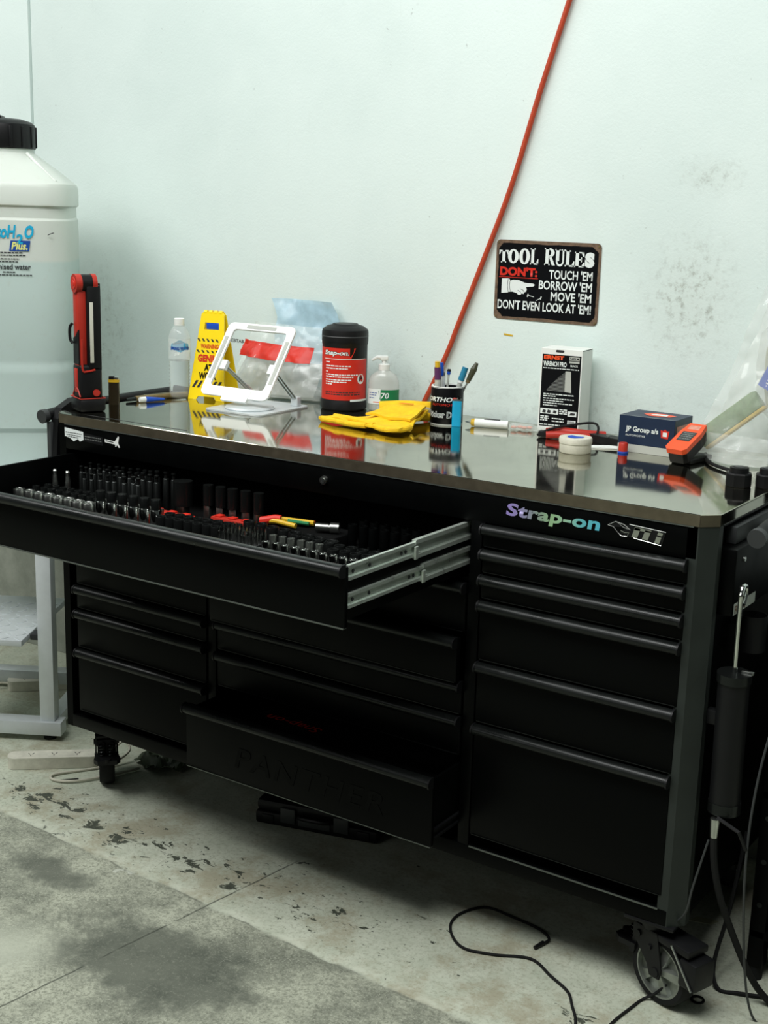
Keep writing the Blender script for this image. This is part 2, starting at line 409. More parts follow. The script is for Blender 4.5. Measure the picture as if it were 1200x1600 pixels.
# text: Blender's own font turned into mesh and mapped by fn(u, v) (u right, v up, metres)
def glyphs(body, bold=0.0, extrude=0.0, spacing=1.0):
    cu = bpy.data.curves.new('t', 'FONT'); cu.body = body; cu.size = 1; cu.offset = bold; cu.extrude = extrude; cu.space_character = spacing
    cu.resolution_u = 3
    o = bpy.data.objects.new('t', cu); col.objects.link(o)
    dg = bpy.context.evaluated_depsgraph_get(); me = bpy.data.meshes.new_from_object(o.evaluated_get(dg))
    bpy.data.objects.remove(o); bpy.data.curves.remove(cu); return me
def text(name, body, fn, width, height, mat, parent=None, bold=0.0, shear=0.0, extrude=0.0, spacing=1.0, align='l', warp=None):
    me = glyphs(body, bold, extrude, spacing)
    xs = [v.co.x for v in me.vertices]; ys = [v.co.y for v in me.vertices]
    x0, x1, y0, y1 = min(xs), max(xs), min(ys), max(ys)
    for v in me.vertices:
        u = (v.co.x-x0)/(x1-x0)*width; t = (v.co.y-y0)/(y1-y0)
        if align == 'c': u -= width/2
        vv = t*height
        if warp: vv = warp(u, t)
        u += shear*vv
        v.co = fn(u, vv, v.co.z)
    o = link(name, me, mat, parent); return o
def plane_fn(O, U, V, eps=.0006):
    O, U, V = Vector(O), Vector(U).normalized(), Vector(V).normalized(); N = U.cross(V)
    return lambda u, v, d=0: O+U*u+V*v+N*(eps+d)
def cyl_fn(c, r, a0, z0, eps=.0006):
    """wraps text round a vertical cylinder; a0 is the angle at u=0"""
    return lambda u, v, d=0: Vector((c[0]+(r+eps+d)*math.cos(a0+u/r), c[1]+(r+eps+d)*math.sin(a0+u/r), c[2]+z0+v))
def scribble(name, lines, fn, mat, parent, h=.0016):
    """rows of tiny unreadable print: short dashes"""
    vs_, fs = [], []
    for (u0, u1, v) in lines:
        u = u0
        while u < u1-.001:
            L = min(random.uniform(.004, .011), u1-u); k = len(vs_)
            m_ = max(1, int(L/.006))
            for i in range(m_+1):
                uu = u+L*i/m_; vs_ += [fn(uu, v, 0), fn(uu, v+h, 0)]
            for i in range(m_): fs.append((k+2*i, k+2*i+2, k+2*i+3, k+2*i+1))
            u += L+.0018
    me = bpy.data.meshes.new(name); me.from_pydata([tuple(q) for q in vs_], [], fs); o = link(name, me, mat, parent); o['kind'] = 'stuff'; return o
def patch(name, fn, u0, u1, v0, v1, mat, parent, nu=24, nv=2, d=0.0):
    vs_ = [tuple(fn(u0+(u1-u0)*i/nu, v0+(v1-v0)*j/nv, d)) for j in range(nv+1) for i in range(nu+1)]
    fs = [(j*(nu+1)+i, j*(nu+1)+i+1, (j+1)*(nu+1)+i+1, (j+1)*(nu+1)+i) for j in range(nv) for i in range(nu)]
    me = bpy.data.meshes.new(name); me.from_pydata(vs_, [], fs); me.shade_smooth(); return link(name, me, mat, parent)
def flat(name, poly, fn, mat, parent):
    me = bpy.data.meshes.new(name); me.from_pydata([tuple(fn(a, b, 0)) for a, b in poly], [], [tuple(range(len(poly)))]); return link(name, me, mat, parent)

# ================================================================ SETTING
YW = .765          # wall plane
f_ = MB(); f_.add([(-7,-9,0),(8,-9,0),(8,YW+.3,0),(-7,YW+.3,0),(-7,-9,-.1),(8,-9,-.1),(8,YW+.3,-.1),(-7,YW+.3,-.1)], [(0,1,2,3),(7,6,5,4),(0,4,5,1),(1,5,6,2),(2,6,7,3),(3,7,4,0)])
struct(f_.obj('floor', 'floor', smooth=0))
wb = MB().box(-7, YW+.02, 0, 8, YW+.2, 4.6).obj('wall_back', 'ink', smooth=0); struct(wb)
JX = -.907
MB().box(JX+.004, YW, 0, 8, YW+.03, 4.6, .003).obj('wall_panel', 'wall', wb)
MB().box(-7, YW-.004, 0, JX-.004, YW+.03, 4.6, .003).obj('wall_panel', 'wall', wb)

# ================================================================ TOOL CABINET
WD, HT, BB = 1.8152, 1.0567, .19       # width, worktop height, body bottom
CH = .029
cab = thing('tool_cabinet', 'wide black rolling tool cabinet with two drawers pulled open', 'tool cabinet')
BD = .70
MB().box(.012, .03, BB, .030, BD, 1.03).obj('side_panel', 'black', cab)
MB().box(WD-.030, .03, BB, WD-.012, BD, 1.03).obj('side_panel', 'black', cab)
MB().box(.012, BD-.015, BB, WD-.012, BD, 1.03).obj('back_panel', 'black', cab)
MB().box(.02, .012, BB, WD-.02, BD, BB+.035, .003).obj('bottom_panel', 'black', cab)
for x0, x1, zt in ((.545, .570, .833), (1.285, 1.313, .97)):
    MB().box(x0, .0, BB+.02, x1, BD-.02, zt, .002).obj('divider', 'black', cab)
MB().box(.05, .0, .967, WD-.03, .02, 1.034, .002).obj('fascia', 'black', cab)
MB().box(.05, -.001, BB, WD-.03, .02, .226, .003).obj('plinth_rail', 'black', cab)
MB().box(1.316, -.0030, .2235, 1.765, .0, .2262).obj('plinth_edge', 'edge', cab, 0)
MB().box(.05, -.0024, 1.0305, WD-.04, .0, 1.0325).obj('fascia_edge', 'edge', cab, 0)
MB().box(.032, .012, .829, 1.286, .03, .836).obj('shelf_rail', 'black', cab)
# chamfered corner posts
def post(mir):
    X = (lambda x: WD-x) if mir else (lambda x: x)
    poly = [(X(0), CH+.0), (X(CH), .0), (X(.052), .0), (X(.052), .05), (X(0), .05)]
    if mir: poly = poly[::-1]
    m = MB().prism(poly, 1.034-BB, (0, 0, BB))
    return m.obj('corner_post', 'post' if mir else 'black', cab, 0)
post(False); post(True)
# pull profile along X
def pull(x0, x1, yf, zt, parent):
    pr = [(0, 0), (-.010, .001), (-.0165, -.002), (-.0205, -.008), (-.0205, -.0145), (-.0165, -.020), (-.011, -.0225), (-.009, -.0205), (-.013, -.016), (-.012, -.008), (0, -.006)]
    n = len(pr); m = MB()
    vs_ = [(x, yf+a, zt+b) for x in (x0, x1) for a, b in pr]
    m.add(vs_, [tuple(range(n)), tuple(range(2*n-1, n-1, -1))] + [(i, n+i, n+(i+1) % n, (i+1) % n) for i in range(n)])
    o = m.obj('handle', 'handle', parent, 40)
    full = [(0, .0015), (-.011, .0022), (-.018, -.0015), (-.0222, -.008), (-.0222, -.015), (-.018, -.0215), (-.0115, -.024), (0, -.024)]
    for xa, xb in ((x0-.003, x0+.001), (x1-.001, x1+.003)):
        k = len(full); c = MB().add([(x, yf+a, zt+b) for x in (xa, xb) for a, b in full], [tuple(range(k)), tuple(range(2*k-1, k-1, -1))]+[(i, k+i, k+(i+1) % k, (i+1) % k) for i in range(k)])
        c.obj('end_cap', 'bplastic', parent, 40)
def closed_drawer(x0, x1, zt, zb, y=0.0):
    d = MB().box(x0, y-.002, zb+.006, x1, y+.014, zt-.002, .0018).obj('drawer', 'black', cab)
    pull(x0+.003, x1-.003, y-.001, zt, d)
    MB().box(x0+.004, y-.0032, zb+.0060, x1-.004, y-.0018, zb+.0074).obj('lower_edge', 'handle', d, 0); return d
def bank(x0, x1, tops, bottom):
    for i, t in enumerate(tops): closed_drawer(x0, x1, t, tops[i+1] if i+1 < len(tops) else bottom)
bank(1.317, 1.770, [.9654, .9105, .8542, .7976, .6596, .518], .250)
bank(.080, .540, [.828, .712, .600, .532, .4225], .240)
closed_drawer(.577, 1.281, .828, .712)
closed_drawer(.577, 1.281, .712, .604, -.028)
closed_drawer(.577, 1.281, .604, .523)
closed_drawer(.577, 1.281, .523, .428)
# top wide drawer, pulled out
DY = -.436
dr = MB()
dr.box(.062, DY, .834, 1.272, DY+.012, .954, .002)
dw = dr.obj('drawer', 'black', cab)
pull(.064, 1.270, DY+.001, .9585, dw)
MB().box(.063, DY-.0014, .8325, 1.271, DY+.010, .8352).obj('lower_edge', 'edge', dw, 0)
MB().box(.066, DY+.012, .846, .074, .16, .956, .001).obj('drawer_side', 'black', dw)
MB().box(1.257, DY+.012, .846, 1.265, .16, .953, .001).obj('drawer_side', 'black', dw)
MB().box(.074, DY+.012, .846, 1.257, .16, .852).obj('drawer_floor', 'liner', dw)
MB().box(.074, .152, .852, 1.257, .16, .945).obj('drawer_back', 'black', dw)
def slide(x, z0, z1, ya, yb, big=False):
    t = .010 if big else .007
    h = z1-z0
    pr = [(0, z0), (t, z0), (t, z0+h*.22), (t*.35, z0+h*.27), (t*.35, z1-h*.27), (t, z1-h*.22), (t, z1), (0, z1)]
    k = len(pr)
    return MB().add([(x+a, y, b) for y in (ya, yb) for a, b in pr], [tuple(range(k)), tuple(range(2*k-1, k-1, -1))]+[(i, k+i, k+(i+1) % k, (i+1) % k) for i in range(k)])
for z0, z1, ys in ((.926, .956, -.196), (.871, .900, -.165)):
    slide(1.2655, z0, z1, DY+.012, ys+.02).obj('slide_rail', 'zinc', dw, 0)
    m = slide(1.2635, z0-.005, z1+.004, ys, .03, True); m.box(1.272, ys-.006, z0-.006, 1.277, ys+.006, z1-.008, .002)
    m.obj('slide_rail', 'zinc', dw, 0)
    r = MB()
    for y in (DY+.03, DY+.085, ys-.03, ys-.045): r.cyl((1.268, y, (z0+z1)/2), (1.2695, y, (z0+z1)/2), .0038, n=10)
    r.obj('rivet', 'ink', dw)
# lower middle drawer, pulled out a little
OY = -.112
od = MB().box(.573, OY, .256, 1.284, OY+.012, .416, .002).obj('drawer', 'black', cab)
pull(.575, 1.282, OY+.001, .419, od)
MB().box(.574, OY-.0010, .2546, 1.283, OY+.010, .2565).obj('lower_edge', 'edge', od, 0)
MB().box(.582, OY+.012, .268, .590, .5, .408, .001).obj('drawer_side', 'black', od)
MB().box(1.268, OY+.012, .268, 1.276, .5, .408, .001).obj('drawer_side', 'black', od)
MB().box(.590, OY+.012, .268, 1.268, .5, .274).obj('drawer_floor', 'liner', od)
slide(1.276, .268, .292, OY+.014, .02).obj('slide_rail', 'bplastic', od, 0)
text('embossed_lettering', 'PANTHER', plane_fn((.728, OY, .293), (1, 0, 0), (0, 0, 1), -.0006), .43, .052, 'black', od, bold=.01, shear=.25, extrude=.0016, spacing=1.15)
text('red_lettering', 'Snap-on', plane_fn((.835, .110, .345), (-1, 0, 0), (0, -1, 0)), .165, .040, 'redp', od, bold=.01, shear=.2)
MB().box(.60, -.095, .336, 1.255, .22, .3445, .002).obj('foam_insert', 'liner', od)
# lock, decals on the fascia
lk = MB().cyl((.897, .001, 1.0), (.897, -.007, 1.0), .0105, .0095, 20).cyl((.897, -.006, 1.0), (.897, -.009, 1.0), .006, n=16).obj('lock', 'satin', cab)
MB().box(.8963, -.0096, .9955, .8977, -.0088, 1.0045).obj('keyhole', 'ink', lk, 0)
FS = lambda x, z: plane_fn((x, 0.0, z), (1, 0, 0), (0, 0, 1))
text('brand_decal', 'Strap-on', FS(1.366, .984), .212, .035, 'holo', cab, bold=.034, shear=.16, spacing=1.05)
em = flat('emblem', [(0, .020), (.018, .031), (.040, .026), (.060, .028), (.122, .024), (.112, -.004), (.060, .0), (.040, .004), (.026, .008), (.036, .016), (.030, .020), (.016, .018)], plane_fn((1.598, 0, .988), (1, 0, 0), (0, 0, 1), .0008), 'bplastic', cab)
eo = MB()
for pl in ([(0, .020), (.016, .029), (.034, .026), (.048, .017)], [(0, .020), (.012, .018), (.020, .010), (.030, .002), (.042, .003), (.046, .011), (.036, .010), (.028, .013)],
           [(.020, .028), (.034, .020), (.044, .018)], [(.046, .028), (.122, .024), (.114, -.004), (.056, .002)]):
    eo.tube([(1.598+a, -.0012, .988+b) for a, b in pl], .0008, 5)
eo.obj('emblem_outline', 'satin', em)
el = MB()
for poly in ([(.052, .004), (.058, .024), (.070, .023), (.064, .003)], [(.074, .003), (.080, .022), (.092, .021), (.086, .002)], [(.056, .019), (.058, .025), (.093, .023), (.091, .018)],
             [(.100, .0), (.104, .013), (.114, .012), (.110, -.001)], [(.105, .016), (.107, .022), (.117, .021), (.115, .015)]):
    el.prism(poly, .0014, (1.598, -.0008, .988), (1, 0, 0), (0, 0, 1))
el.obj('emblem_letters', 'chrome', em, 0)
st = flat('sticker', [(.049, 1.023), (.118, 1.018), (.119, .997), (.105, .991), (.098, .997), (.082, .989), (.070, .996), (.049, 1.0)], lambda u, v, d=0: Vector((u, -.0008, v)), 'whitep', cab)
scribble('print', [(.053, .112, 1.010), (.056, .108, 1.004), (.062, .10, .999)], lambda u, v, d=0: Vector((u, -.0012, v)), 'ink', st, .002)
st2 = flat('sticker', [(.119, 1.016), (.190, 1.012), (.190, .990), (.119, .994)], lambda u, v, d=0: Vector((u, -.0008, v)), 'bplastic', cab)
scribble('print', [(.124, .184, 1.006), (.124, .184, .999)], lambda u, v, d=0: Vector((u, -.0012, v)), 'silverink', st2, .003)
st3 = flat('sticker', [(.196, 1.009), (.232, 1.007), (.244, 1.022), (.247, 1.020), (.244, 1.004), (.250, .994), (.246, .992), (.240, .999), (.236, .993), (.233, .995), (.234, .999), (.196, 1.001)], lambda u, v, d=0: Vector((u, -.0008, v)), 'card', cab)
flat('print', [(.200, 1.0065), (.228, 1.005), (.228, 1.003), (.200, 1.0042)], lambda u, v, d=0: Vector((u, -.0012, v)), 'ink', st3)
# push handles on both sides
for sgn in (-1, 1):
    hx = -.062 if sgn < 0 else WD+.062
    sx = .012 if sgn < 0 else WD-.012
    dz = 0 if sgn < 0 else -.022
    h = MB().tube(smooth_path([(hx, .035 if sgn < 0 else .075, 1.037+dz), (hx, .14, 1.046+dz), (hx, .30, 1.052+dz), (hx, .56, 1.052+dz), (hx, .64, 1.04+dz)], 4), .0155, 14).obj('push_handle', 'bplastic', cab)
    yc = .020 if sgn < 0 else .060
    MB().cyl((hx, yc, 1.035+dz), (hx, yc+.016, 1.0365+dz), .0185, n=20).obj('grip_cap', 'gplastic', h)
    for y0 in (.22, .50):
        MB().box(min(hx, sx), y0, .985, max(hx, sx), y0+.05, 1.020+dz, .004).box(hx-.010, y0, .985, hx+.010, y0+.05, 1.045+dz, .004).obj('handle_bracket', 'bplastic', h)
MB().prism([(.030, .86), (.046, 1.030), (.060, 1.058), (.105, 1.078), (.205, 1.086), (.215, 1.05), (.20, .86)], .026, (-.052, 0, 0), (0, 1, 0), (0, 0, 1)).obj('end_bracket', 'bplastic', cab, 0)
MB().box(-.060, .034, .86, -.044, .052, 1.02, .004).obj('side_bar', 'gplastic', cab)
# rack on the right side
sr = MB().box(WD-.012, .06, .850, WD+.028, .62, .985, .004).obj('side_rack', 'black', cab)
for z in (.96, .90):
    MB().cyl((WD+.028, .10, z), (WD+.032, .10, z), .005, n=12).obj('bolt', 'satin', sr)
MB().box(WD-.012, .10, .985, WD+.010, .60, 1.02, .003).obj('rack_plate', 'gplastic', sr)
skf = plane_fn((WD+.028, .055, .852), (0, 1, 0), (0, 0, 1), .0008)
sk = flat('sticker', [(.01, 0), (.135, 0), (.135, .022), (.01, .024)], skf, 'greyc', sr)
text('print', 'RAM', plane_fn((WD+.0285, .071, .8545), (0, 1, 0), (0, 0, 1), .0008), .06, .016, 'rust', sk, bold=.03)
hold = MB().lathe([(.026, 0), (.028, 0), (.028, .075), (.026, .075)], 24, (WD+.03, .19, .75), True)
hold.box(WD-.012, .175, .80, WD+.004, .205, .85); hold.obj('cup_holder', 'bplastic', sr)

# casters
def caster(loc, rot, parent):
    c = MB(Matrix.Translation(loc))
    c.box(-.055, -.05, BB-.008, .055, .05, BB, .002); c.cyl((0, 0, BB-.03), (0, 0, BB-.008), .032, .036, 20)
    root = c.obj('caster', 'bplastic', parent)
    xf = Matrix.Translation(loc) @ Matrix.Rotation(rot, 4, 'Z')
    off = .030                                       # trail: wheel centre behind the swivel
    wz = .075
    tyre = MB(xf @ Matrix.Translation((off, 0, wz)) @ Matrix.Rotation(PI/2, 4, 'X'))
    tyre.lathe([(.060, -.021), (.070, -.021), (.0745, -.015), (.0755, 0), (.0745, .015), (.070, .021), (.060, .021)], 40, closed=True)
    tyre.obj('tyre', 'rubber', root)
    hub = MB(xf @ Matrix.Translation((off, 0, wz)) @ Matrix.Rotation(PI/2, 4, 'X'))
    hub.lathe([(.056, -.020), (.061, -.020), (.061, .020), (.056, .020)], 40, closed=True)
    hub.cyl((0, 0, -.022), (0, 0, .022), .014, n=20)
    hub.cyl((0, 0, -.006), (0, 0, .006), .057, n=40)
    for i in range(5):
        a = 2*PI*i/5
        for z in (-1, 1):
            p, q = Vector((math.cos(a), math.sin(a), 0)), Vector((-math.sin(a), math.cos(a), 0))
            w1, w2 = .006, .011
            v = [p*.012-q*w1+Vector((0, 0, z*.020)), p*.012+q*w1+Vector((0, 0, z*.020)), p*.057+q*w2+Vector((0, 0, z*.013)), p*.057-q*w2+Vector((0, 0, z*.013))]
            v += [p*.012-q*w1*1.6, p*.012+q*w1*1.6, p*.057+q*w2*1.4, p*.057-q*w2*1.4]
            hub.add(v, [(0, 1, 2, 3), (0, 4, 5, 1), (1, 5, 6, 2), (2, 6, 7, 3), (3, 7, 4, 0)])
    hub.obj('hub', 'alus', root)
    fk = MB(xf)
    for s_ in (-1, 1):
        y = s_*.029
        fk.prism([(-.036, .160), (.030, .160), (off+.016, wz+.012), (off+.012, wz-.012), (off-.014, wz-.012), (off-.022, wz+.010), (-.036, .135)], .004, (0, y+.002, 0), (1, 0, 0), (0, 0, 1))
        fk.cyl((off, y-.004, wz), (off, y+.004, wz), .011, n=12)
        fk.cyl((-.02, y-.006, .143), (-.02, y+.006, .143), .007, n=10); fk.cyl((.012, y-.006, .125), (.012, y+.006, .125), .006, n=10)
    fk.box(-.036, -.031, .155, .030, .031, .163, .002)
    fk.obj('fork', 'bplastic', root)
    sp = MB(xf)
    for y in (-.012, .012):
        sp.tube([(-.045+.009*math.cos(t), y+.009*math.sin(t), .10+.045*t/(2*PI*5)) for t in [2*PI*5*i/60 for i in range(61)]], .0022, 6)
    sp.obj('spring', 'impact', root)
    br = MB(xf)
    br.prism([(-.088, -.026), (-.070, -.036), (-.030, -.030), (-.030, .030), (-.070, .036), (-.088, .026)], .012, (0, 0, .098))
    br.prism([(-.05, .085), (-.034, .15), (-.022, .15), (-.036, .085)], .05, (0, .025, 0), (1, 0, 0), (0, 0, 1))
    br.cyl((-.080, 0, .104), (-.080, 0, .114), .010, n=12)
    br.obj('brake_pedal', 'bplastic', root)
    bb = MB(xf); bb.box(off+.060, -.030, .078, off+.105, .030, .140, .006); bb.box(.0, -.030, .146, off+.085, .030, .162, .003); bb.obj('shock_block', 'bplastic', root)
    MB(xf).cyl((off+.040, -.032, .158), (off+.100, -.032, .082), .0028, n=8).obj('pin', 'satin', root)
    return root
caster((1.748, .048, 0), math.radians(-20), cab)
caster((.100, .075, 0), math.radians(137), cab)
for x, y, a in ((1.72, .58, 100), (.10, .58, 80), (.92, .58, 40)): caster((x, y, 0), math.radians(a), cab)

# ================================================================ STEEL WORKTOP
tp = thing('steel_worktop', 'brushed stainless steel worktop covering the black cabinet', 'worktop', (0, 0, 1.033))
LT = HT-1.033
BY = .738
outl = [(0, CH), (CH, 0), (WD-CH, 0), (WD, CH), (WD, BY), (0, BY)]
ins = .0015
m = MB()
n = len(outl); cx, cy = WD/2, BY/2
def inset(p, k): return (p[0]+(k if p[0] < cx else -k), p[1]+(k if p[1] < cy else -k))
rings = [[(x, y, 0) for x, y in outl], [(x, y, LT-ins) for x, y in outl], [(*inset(q, ins), LT) for q in outl]]
m.loft(rings); m.obj('top_sheet', 'steel', tp, 20)
lipm = MB()
for (a, b) in zip(outl[:3], outl[1:4]):
    d_ = (Vector(b)-Vector(a)); nn = Vector((d_.y, -d_.x)).normalized()*.0012
    MB().add([(a[0], a[1], 0), (b[0], b[1], 0), (b[0]+nn.x, b[1]+nn.y, 0), (a[0]+nn.x, a[1]+nn.y, 0), (a[0], a[1], LT-.001), (b[0], b[1], LT-.001), (b[0]+nn.x, b[1]+nn.y, LT-.001), (a[0]+nn.x, a[1]+nn.y, LT-.001)],
             [(0,3,2,1),(4,5,6,7),(0,1,5,4),(1,2,6,5),(2,3,7,6),(3,0,4,7)]).obj('front_lip', 'lip', tp, 0)
MB().box(.10, .030, LT, .45, .0318, LT+.0006).obj('fold_line', 'ink', tp, 0)
MB().box(WD-.02, .05, -.004, WD+.002, BY, .0, .001).obj('edge_strip', 'bplastic', tp)

# ================================================================ WALL THINGS
# red air hose running down the wall
hz = smooth_path([(1.12, YW-.012, 2.30), (1.064, YW-.012, 2.116), (.995, YW-.012, 1.90), (.926, YW-.012, 1.669), (.850, YW-.012, 1.47), (.781, YW-.012, 1.298), (.757, YW-.012, 1.236), (.72, YW-.012, 1.155), (.677, YW-.013, 1.069)], 6)
tag(MB().tube(hz, .0072, 10).obj('air_hose', 'hose'), 'thin red-orange hose running diagonally down the white wall', 'hose')
# TOOL RULES tin sign
sg = thing('tin_sign', 'black tin sign reading TOOL RULES with rusty brown border on the wall', 'sign', (1.037, YW-.0025, 1.324))
SW, SH = .304, .207
MB().prism(rrect(SW, SH, .012, 4, 0, SH/2), .0018, (0, .002, 0), (1, 0, 0), (0, 0, 1)).obj('plate', 'rust', sg, 30)
SF = lambda x, z, e=.0006: plane_fn((x, .0002, z), (1, 0, 0), (0, 0, 1), e)
def rough_poly():
    base = [(-SW/2+.026, .007), (0, .008), (SW/2-.022, .007), (SW/2-.008, .022), (SW/2-.007, SH/2), (SW/2-.007, SH-.024), (SW/2-.024, SH-.008), (0, SH-.009), (-SW/2+.020, SH-.008), (-SW/2+.008, SH-.022), (-SW/2+.008, SH/2), (-SW/2+.008, .024)]
    out = []
    for i, a in enumerate(base):
        b = base[(i+1) % len(base)]
        for k in range(8):
            t = k/8; j = .0009
            out.append((a[0]+(b[0]-a[0])*t+random.uniform(-j, j), a[1]+(b[1]-a[1])*t+random.uniform(-j, j)))
    return out
face = flat('painted_face', rough_poly(), SF(0, 0, .0004), 'paperb', sg)
def T(body, x, z, w_, h_, mat='whitep', bold=.012, **k): return text('lettering', body, SF(x, z, .0009), w_, h_, mat, face, bold=bold, **k)
# slab-serif capitals drawn as polygons in a unit box
def ell_ring(cx, cy, rx, ry, ix, iy, a0=0, a1=2*PI, n=28):
    return [((cx+rx*math.cos(a0+(a1-a0)*i/n), cy+ry*math.sin(a0+(a1-a0)*i/n)), (cx+ix*math.cos(a0+(a1-a0)*i/n), cy+iy*math.sin(a0+(a1-a0)*i/n))) for i in range(n+1)]
def bx2(x0, y0, x1, y1): return [(x0, y0), (x1, y0), (x1, y1), (x0, y1)]
SLAB = {
 'T': ([bx2(.34, 0, .66, 1), bx2(.22, 0, .78, .10), bx2(.0, .88, 1, 1), [(0, .66), (.08, .66), (.2, .9), (0, .9)], [(1, .66), (.92, .66), (.8, .9), (1, .9)]], []),
 'O': ([], [ell_ring(.5, .5, .5, .52, .17, .40)]),
 'L': ([bx2(.12, 0, .46, 1), bx2(0, .92, .60, 1), bx2(0, 0, 1, .09), [(1, 0), (1, .34), (.90, .34), (.70, .05)]], []),
 'R': ([bx2(.10, 0, .40, 1), bx2(0, .92, .45, 1), bx2(0, 0, .52, .08), [(.42, .50), (.66, .52), (.98, .06), (1.02, 0), (.72, 0)]], [ell_ring(.42, .73, .52, .27, .20, .17, -PI/2, PI/2)]),
 'U': ([bx2(.10, .30, .42, 1), bx2(0, .92, .52, 1), bx2(.74, .30, .90, 1), bx2(.62, .92, 1, 1)], [ell_ring(.50, .32, .40, .34, .24, .22, PI, 2*PI)]),
 'E': ([bx2(.10, 0, .42, 1), bx2(0, .92, .95, 1), bx2(0, 0, 1, .08), bx2(.4, .45, .70, .54), [(.95, 1), (.95, .70), (.86, .70), (.66, .95)], [(1, 0), (1, .32), (.90, .32), (.68, .05)], [(.64, .34), (.72, .34), (.72, .66), (.64, .66)]], []),
}
def slab(ch, x0, x1, z0, z1):
    fn = SF(0, 0, .0009); vs_, fs = [], []
    def P(q): return tuple(fn(x0+(x1-x0)*q[0], z0+(z1-z0)*q[1], 0))
    polys, rings_ = SLAB[ch]
    for pl in polys:
        k = len(vs_); vs_ += [P(q) for q in pl]; fs.append(tuple(range(k, k+len(pl))))
    for rg in rings_:
        k = len(vs_)
        for o_, i_ in rg: vs_ += [P(o_), P(i_)]
        for i in range(len(rg)-1): fs.append((k+2*i, k+2*i+2, k+2*i+3, k+2*i+1))
    me = bpy.data.meshes.new('lettering'); me.from_pydata(vs_, [], fs); link('lettering', me, 'whitep', face)
for ch, x0, x1, z0, z1 in (('T', 118, 214, .1475, .180), ('O', 210, 322, .1475, .183), ('O', 326, 437, .1465, .186), ('L', 440, 524, .146, .188), ('R', 584, 690, .147, .1905), ('U', 690, 790, .146, .189), ('L', 790, 884, .146, .187), ('E', 885, 984, .146, .184)):
    slab(ch, -.152+(x0-85)/1055*.304, -.152+(x1-85)/1055*.304, z0, z1)
T('S', -.152+(986-85)/1055*.304, .1455, .0270, .0385, bold=.085)
T("DON'T:", -.138, .114, .112, .024, 'redp', bold=.05)
flat('underline', [(-.140, .1095), (-.024, .1095), (-.024, .1112), (-.140, .1112)], SF(0, 0, .0009), 'redp', face)
T("TOUCH 'EM", .008, .112, .124, .024, bold=.02); T("BORROW 'EM", -.020, .084, .152, .024, bold=.02); T("MOVE 'EM", .016, .056, .116, .024, bold=.02)
T("DON'T EVEN LOOK AT 'EM!", -.141, .027, .274, .0245, bold=.02)
hand = [(-.131, .068), (-.112, .070), (-.108, .072), (-.098, .073), (-.085, .070), (-.080, .066), (-.073, .066), (-.070, .070), (-.064, .069), (-.061, .074), (-.057, .075), (-.055, .082), (-.058, .087), (-.036, .090), (-.032, .094), (-.037, .097), (-.062, .098), (-.080, .104), (-.098, .104), (-.106, .101), (-.108, .106), (-.114, .107), (-.131, .106)]
flat('pointing_hand', hand, SF(0, 0, .0009), 'whitep', face)
for pl in ([(-.112, .106), (-.113, .088), (-.110, .071)], [(-.106, .101), (-.107, .088), (-.104, .073)], [(-.075, .082), (-.066, .079), (-.064, .074)], [(-.082, .078), (-.074, .074), (-.072, .070)]):
    MB().tube([(a, -.0008, b) for a, b in pl], .0006, 4).obj('hand_line', 'paperb', face, 0)
for (a, b, c, d) in ((-.051, .066, -.033, .063), (-.026, .054, -.012, .061)):
    nl = MB().tube([(a, -.0008, b), (c, -.0008, d)], .0009, 4)
    hx_, hz_ = (a, b) if a < -.03 else (c, d); nl.tube([(hx_-.001, -.0008, hz_-.004), (hx_+.001, -.0008, hz_+.004)], .0018, 5); nl.obj('nail_print', 'whitep', face, 0)
for x in (-SW/2+.007, SW/2-.007):
    for z in (.007, SH-.007): MB().cyl((x, .0002, z), (x, -.0014, z), .0026, n=10).obj('rivet', 'brass', sg)
tag(MB().prism([(0, 0), (.028, -.002), (.028, .002), (0, .0045)], .0006, (.918, YW-.0006, 1.281), (1, 0, 0), (0, 0, 1)).obj('tape_scrap', 'yband', smooth=0), 'tiny yellow tape scrap stuck to the wall below the sign', 'tape')

# ================================================================ WATER TANK AND STAND
TC = Vector((-.615, .385)); TZ = .755
tk = thing('water_tank', 'large translucent white deionised water tank with black screw lid', 'water tank', (TC.x, TC.y, TZ), math.radians(42))
def sq(z, h, e, n=56):
    out = []
    for i in range(n):
        t = 2*PI*(i+.5)/n; c, s_ = math.cos(t), math.sin(t)
        out.append((h*math.copysign(abs(c)**(2/e), c), h*math.copysign(abs(s_)**(2/e), s_), z))
    return out
HW = .212
lv = [(0, HW*.9, 6), (.012, HW*.955, 6), (.16, HW*.955, 6), (.175, HW, 5.5), (.335, HW*1.0, 5), (.350, HW*1.006, 5), (.362, HW*.99, 5), (.378, HW*.99, 5), (.395, HW*1.004, 5), (.60, HW*1.0, 5), (.783, HW*.998, 5), (.790, HW*.975, 5), (.820, HW*.975, 5), (.826, HW*1.006, 5.5), (.876, HW*1.006, 5.5), (.888, HW*.985, 5.5), (.93, HW*.74, 5), (.972, HW*.475, 3.2), (.978, .094, 2), (.995, .094, 2)]
MB().loft([sq(*l) for l in lv]).obj('tank_body', 'tank', tk, 30)
for i in range(4):
    a = PI/4+PI/2*i; c, s_ = math.cos(a), math.sin(a)
    MB().tube([(c*.245, s_*.245, .893), (c*.118, s_*.118, .974)], .006, 6).obj('shoulder_rib', 'tank', tk)
tl = MB().lathe([(.001, 1.078), (.060, 1.074), (.088, 1.066), (.098, 1.058), (.101, 1.045), (.101, .995), (.098, .988), (.001, .988)], 48)
lid = tl.obj('lid', 'bplastic', tk)
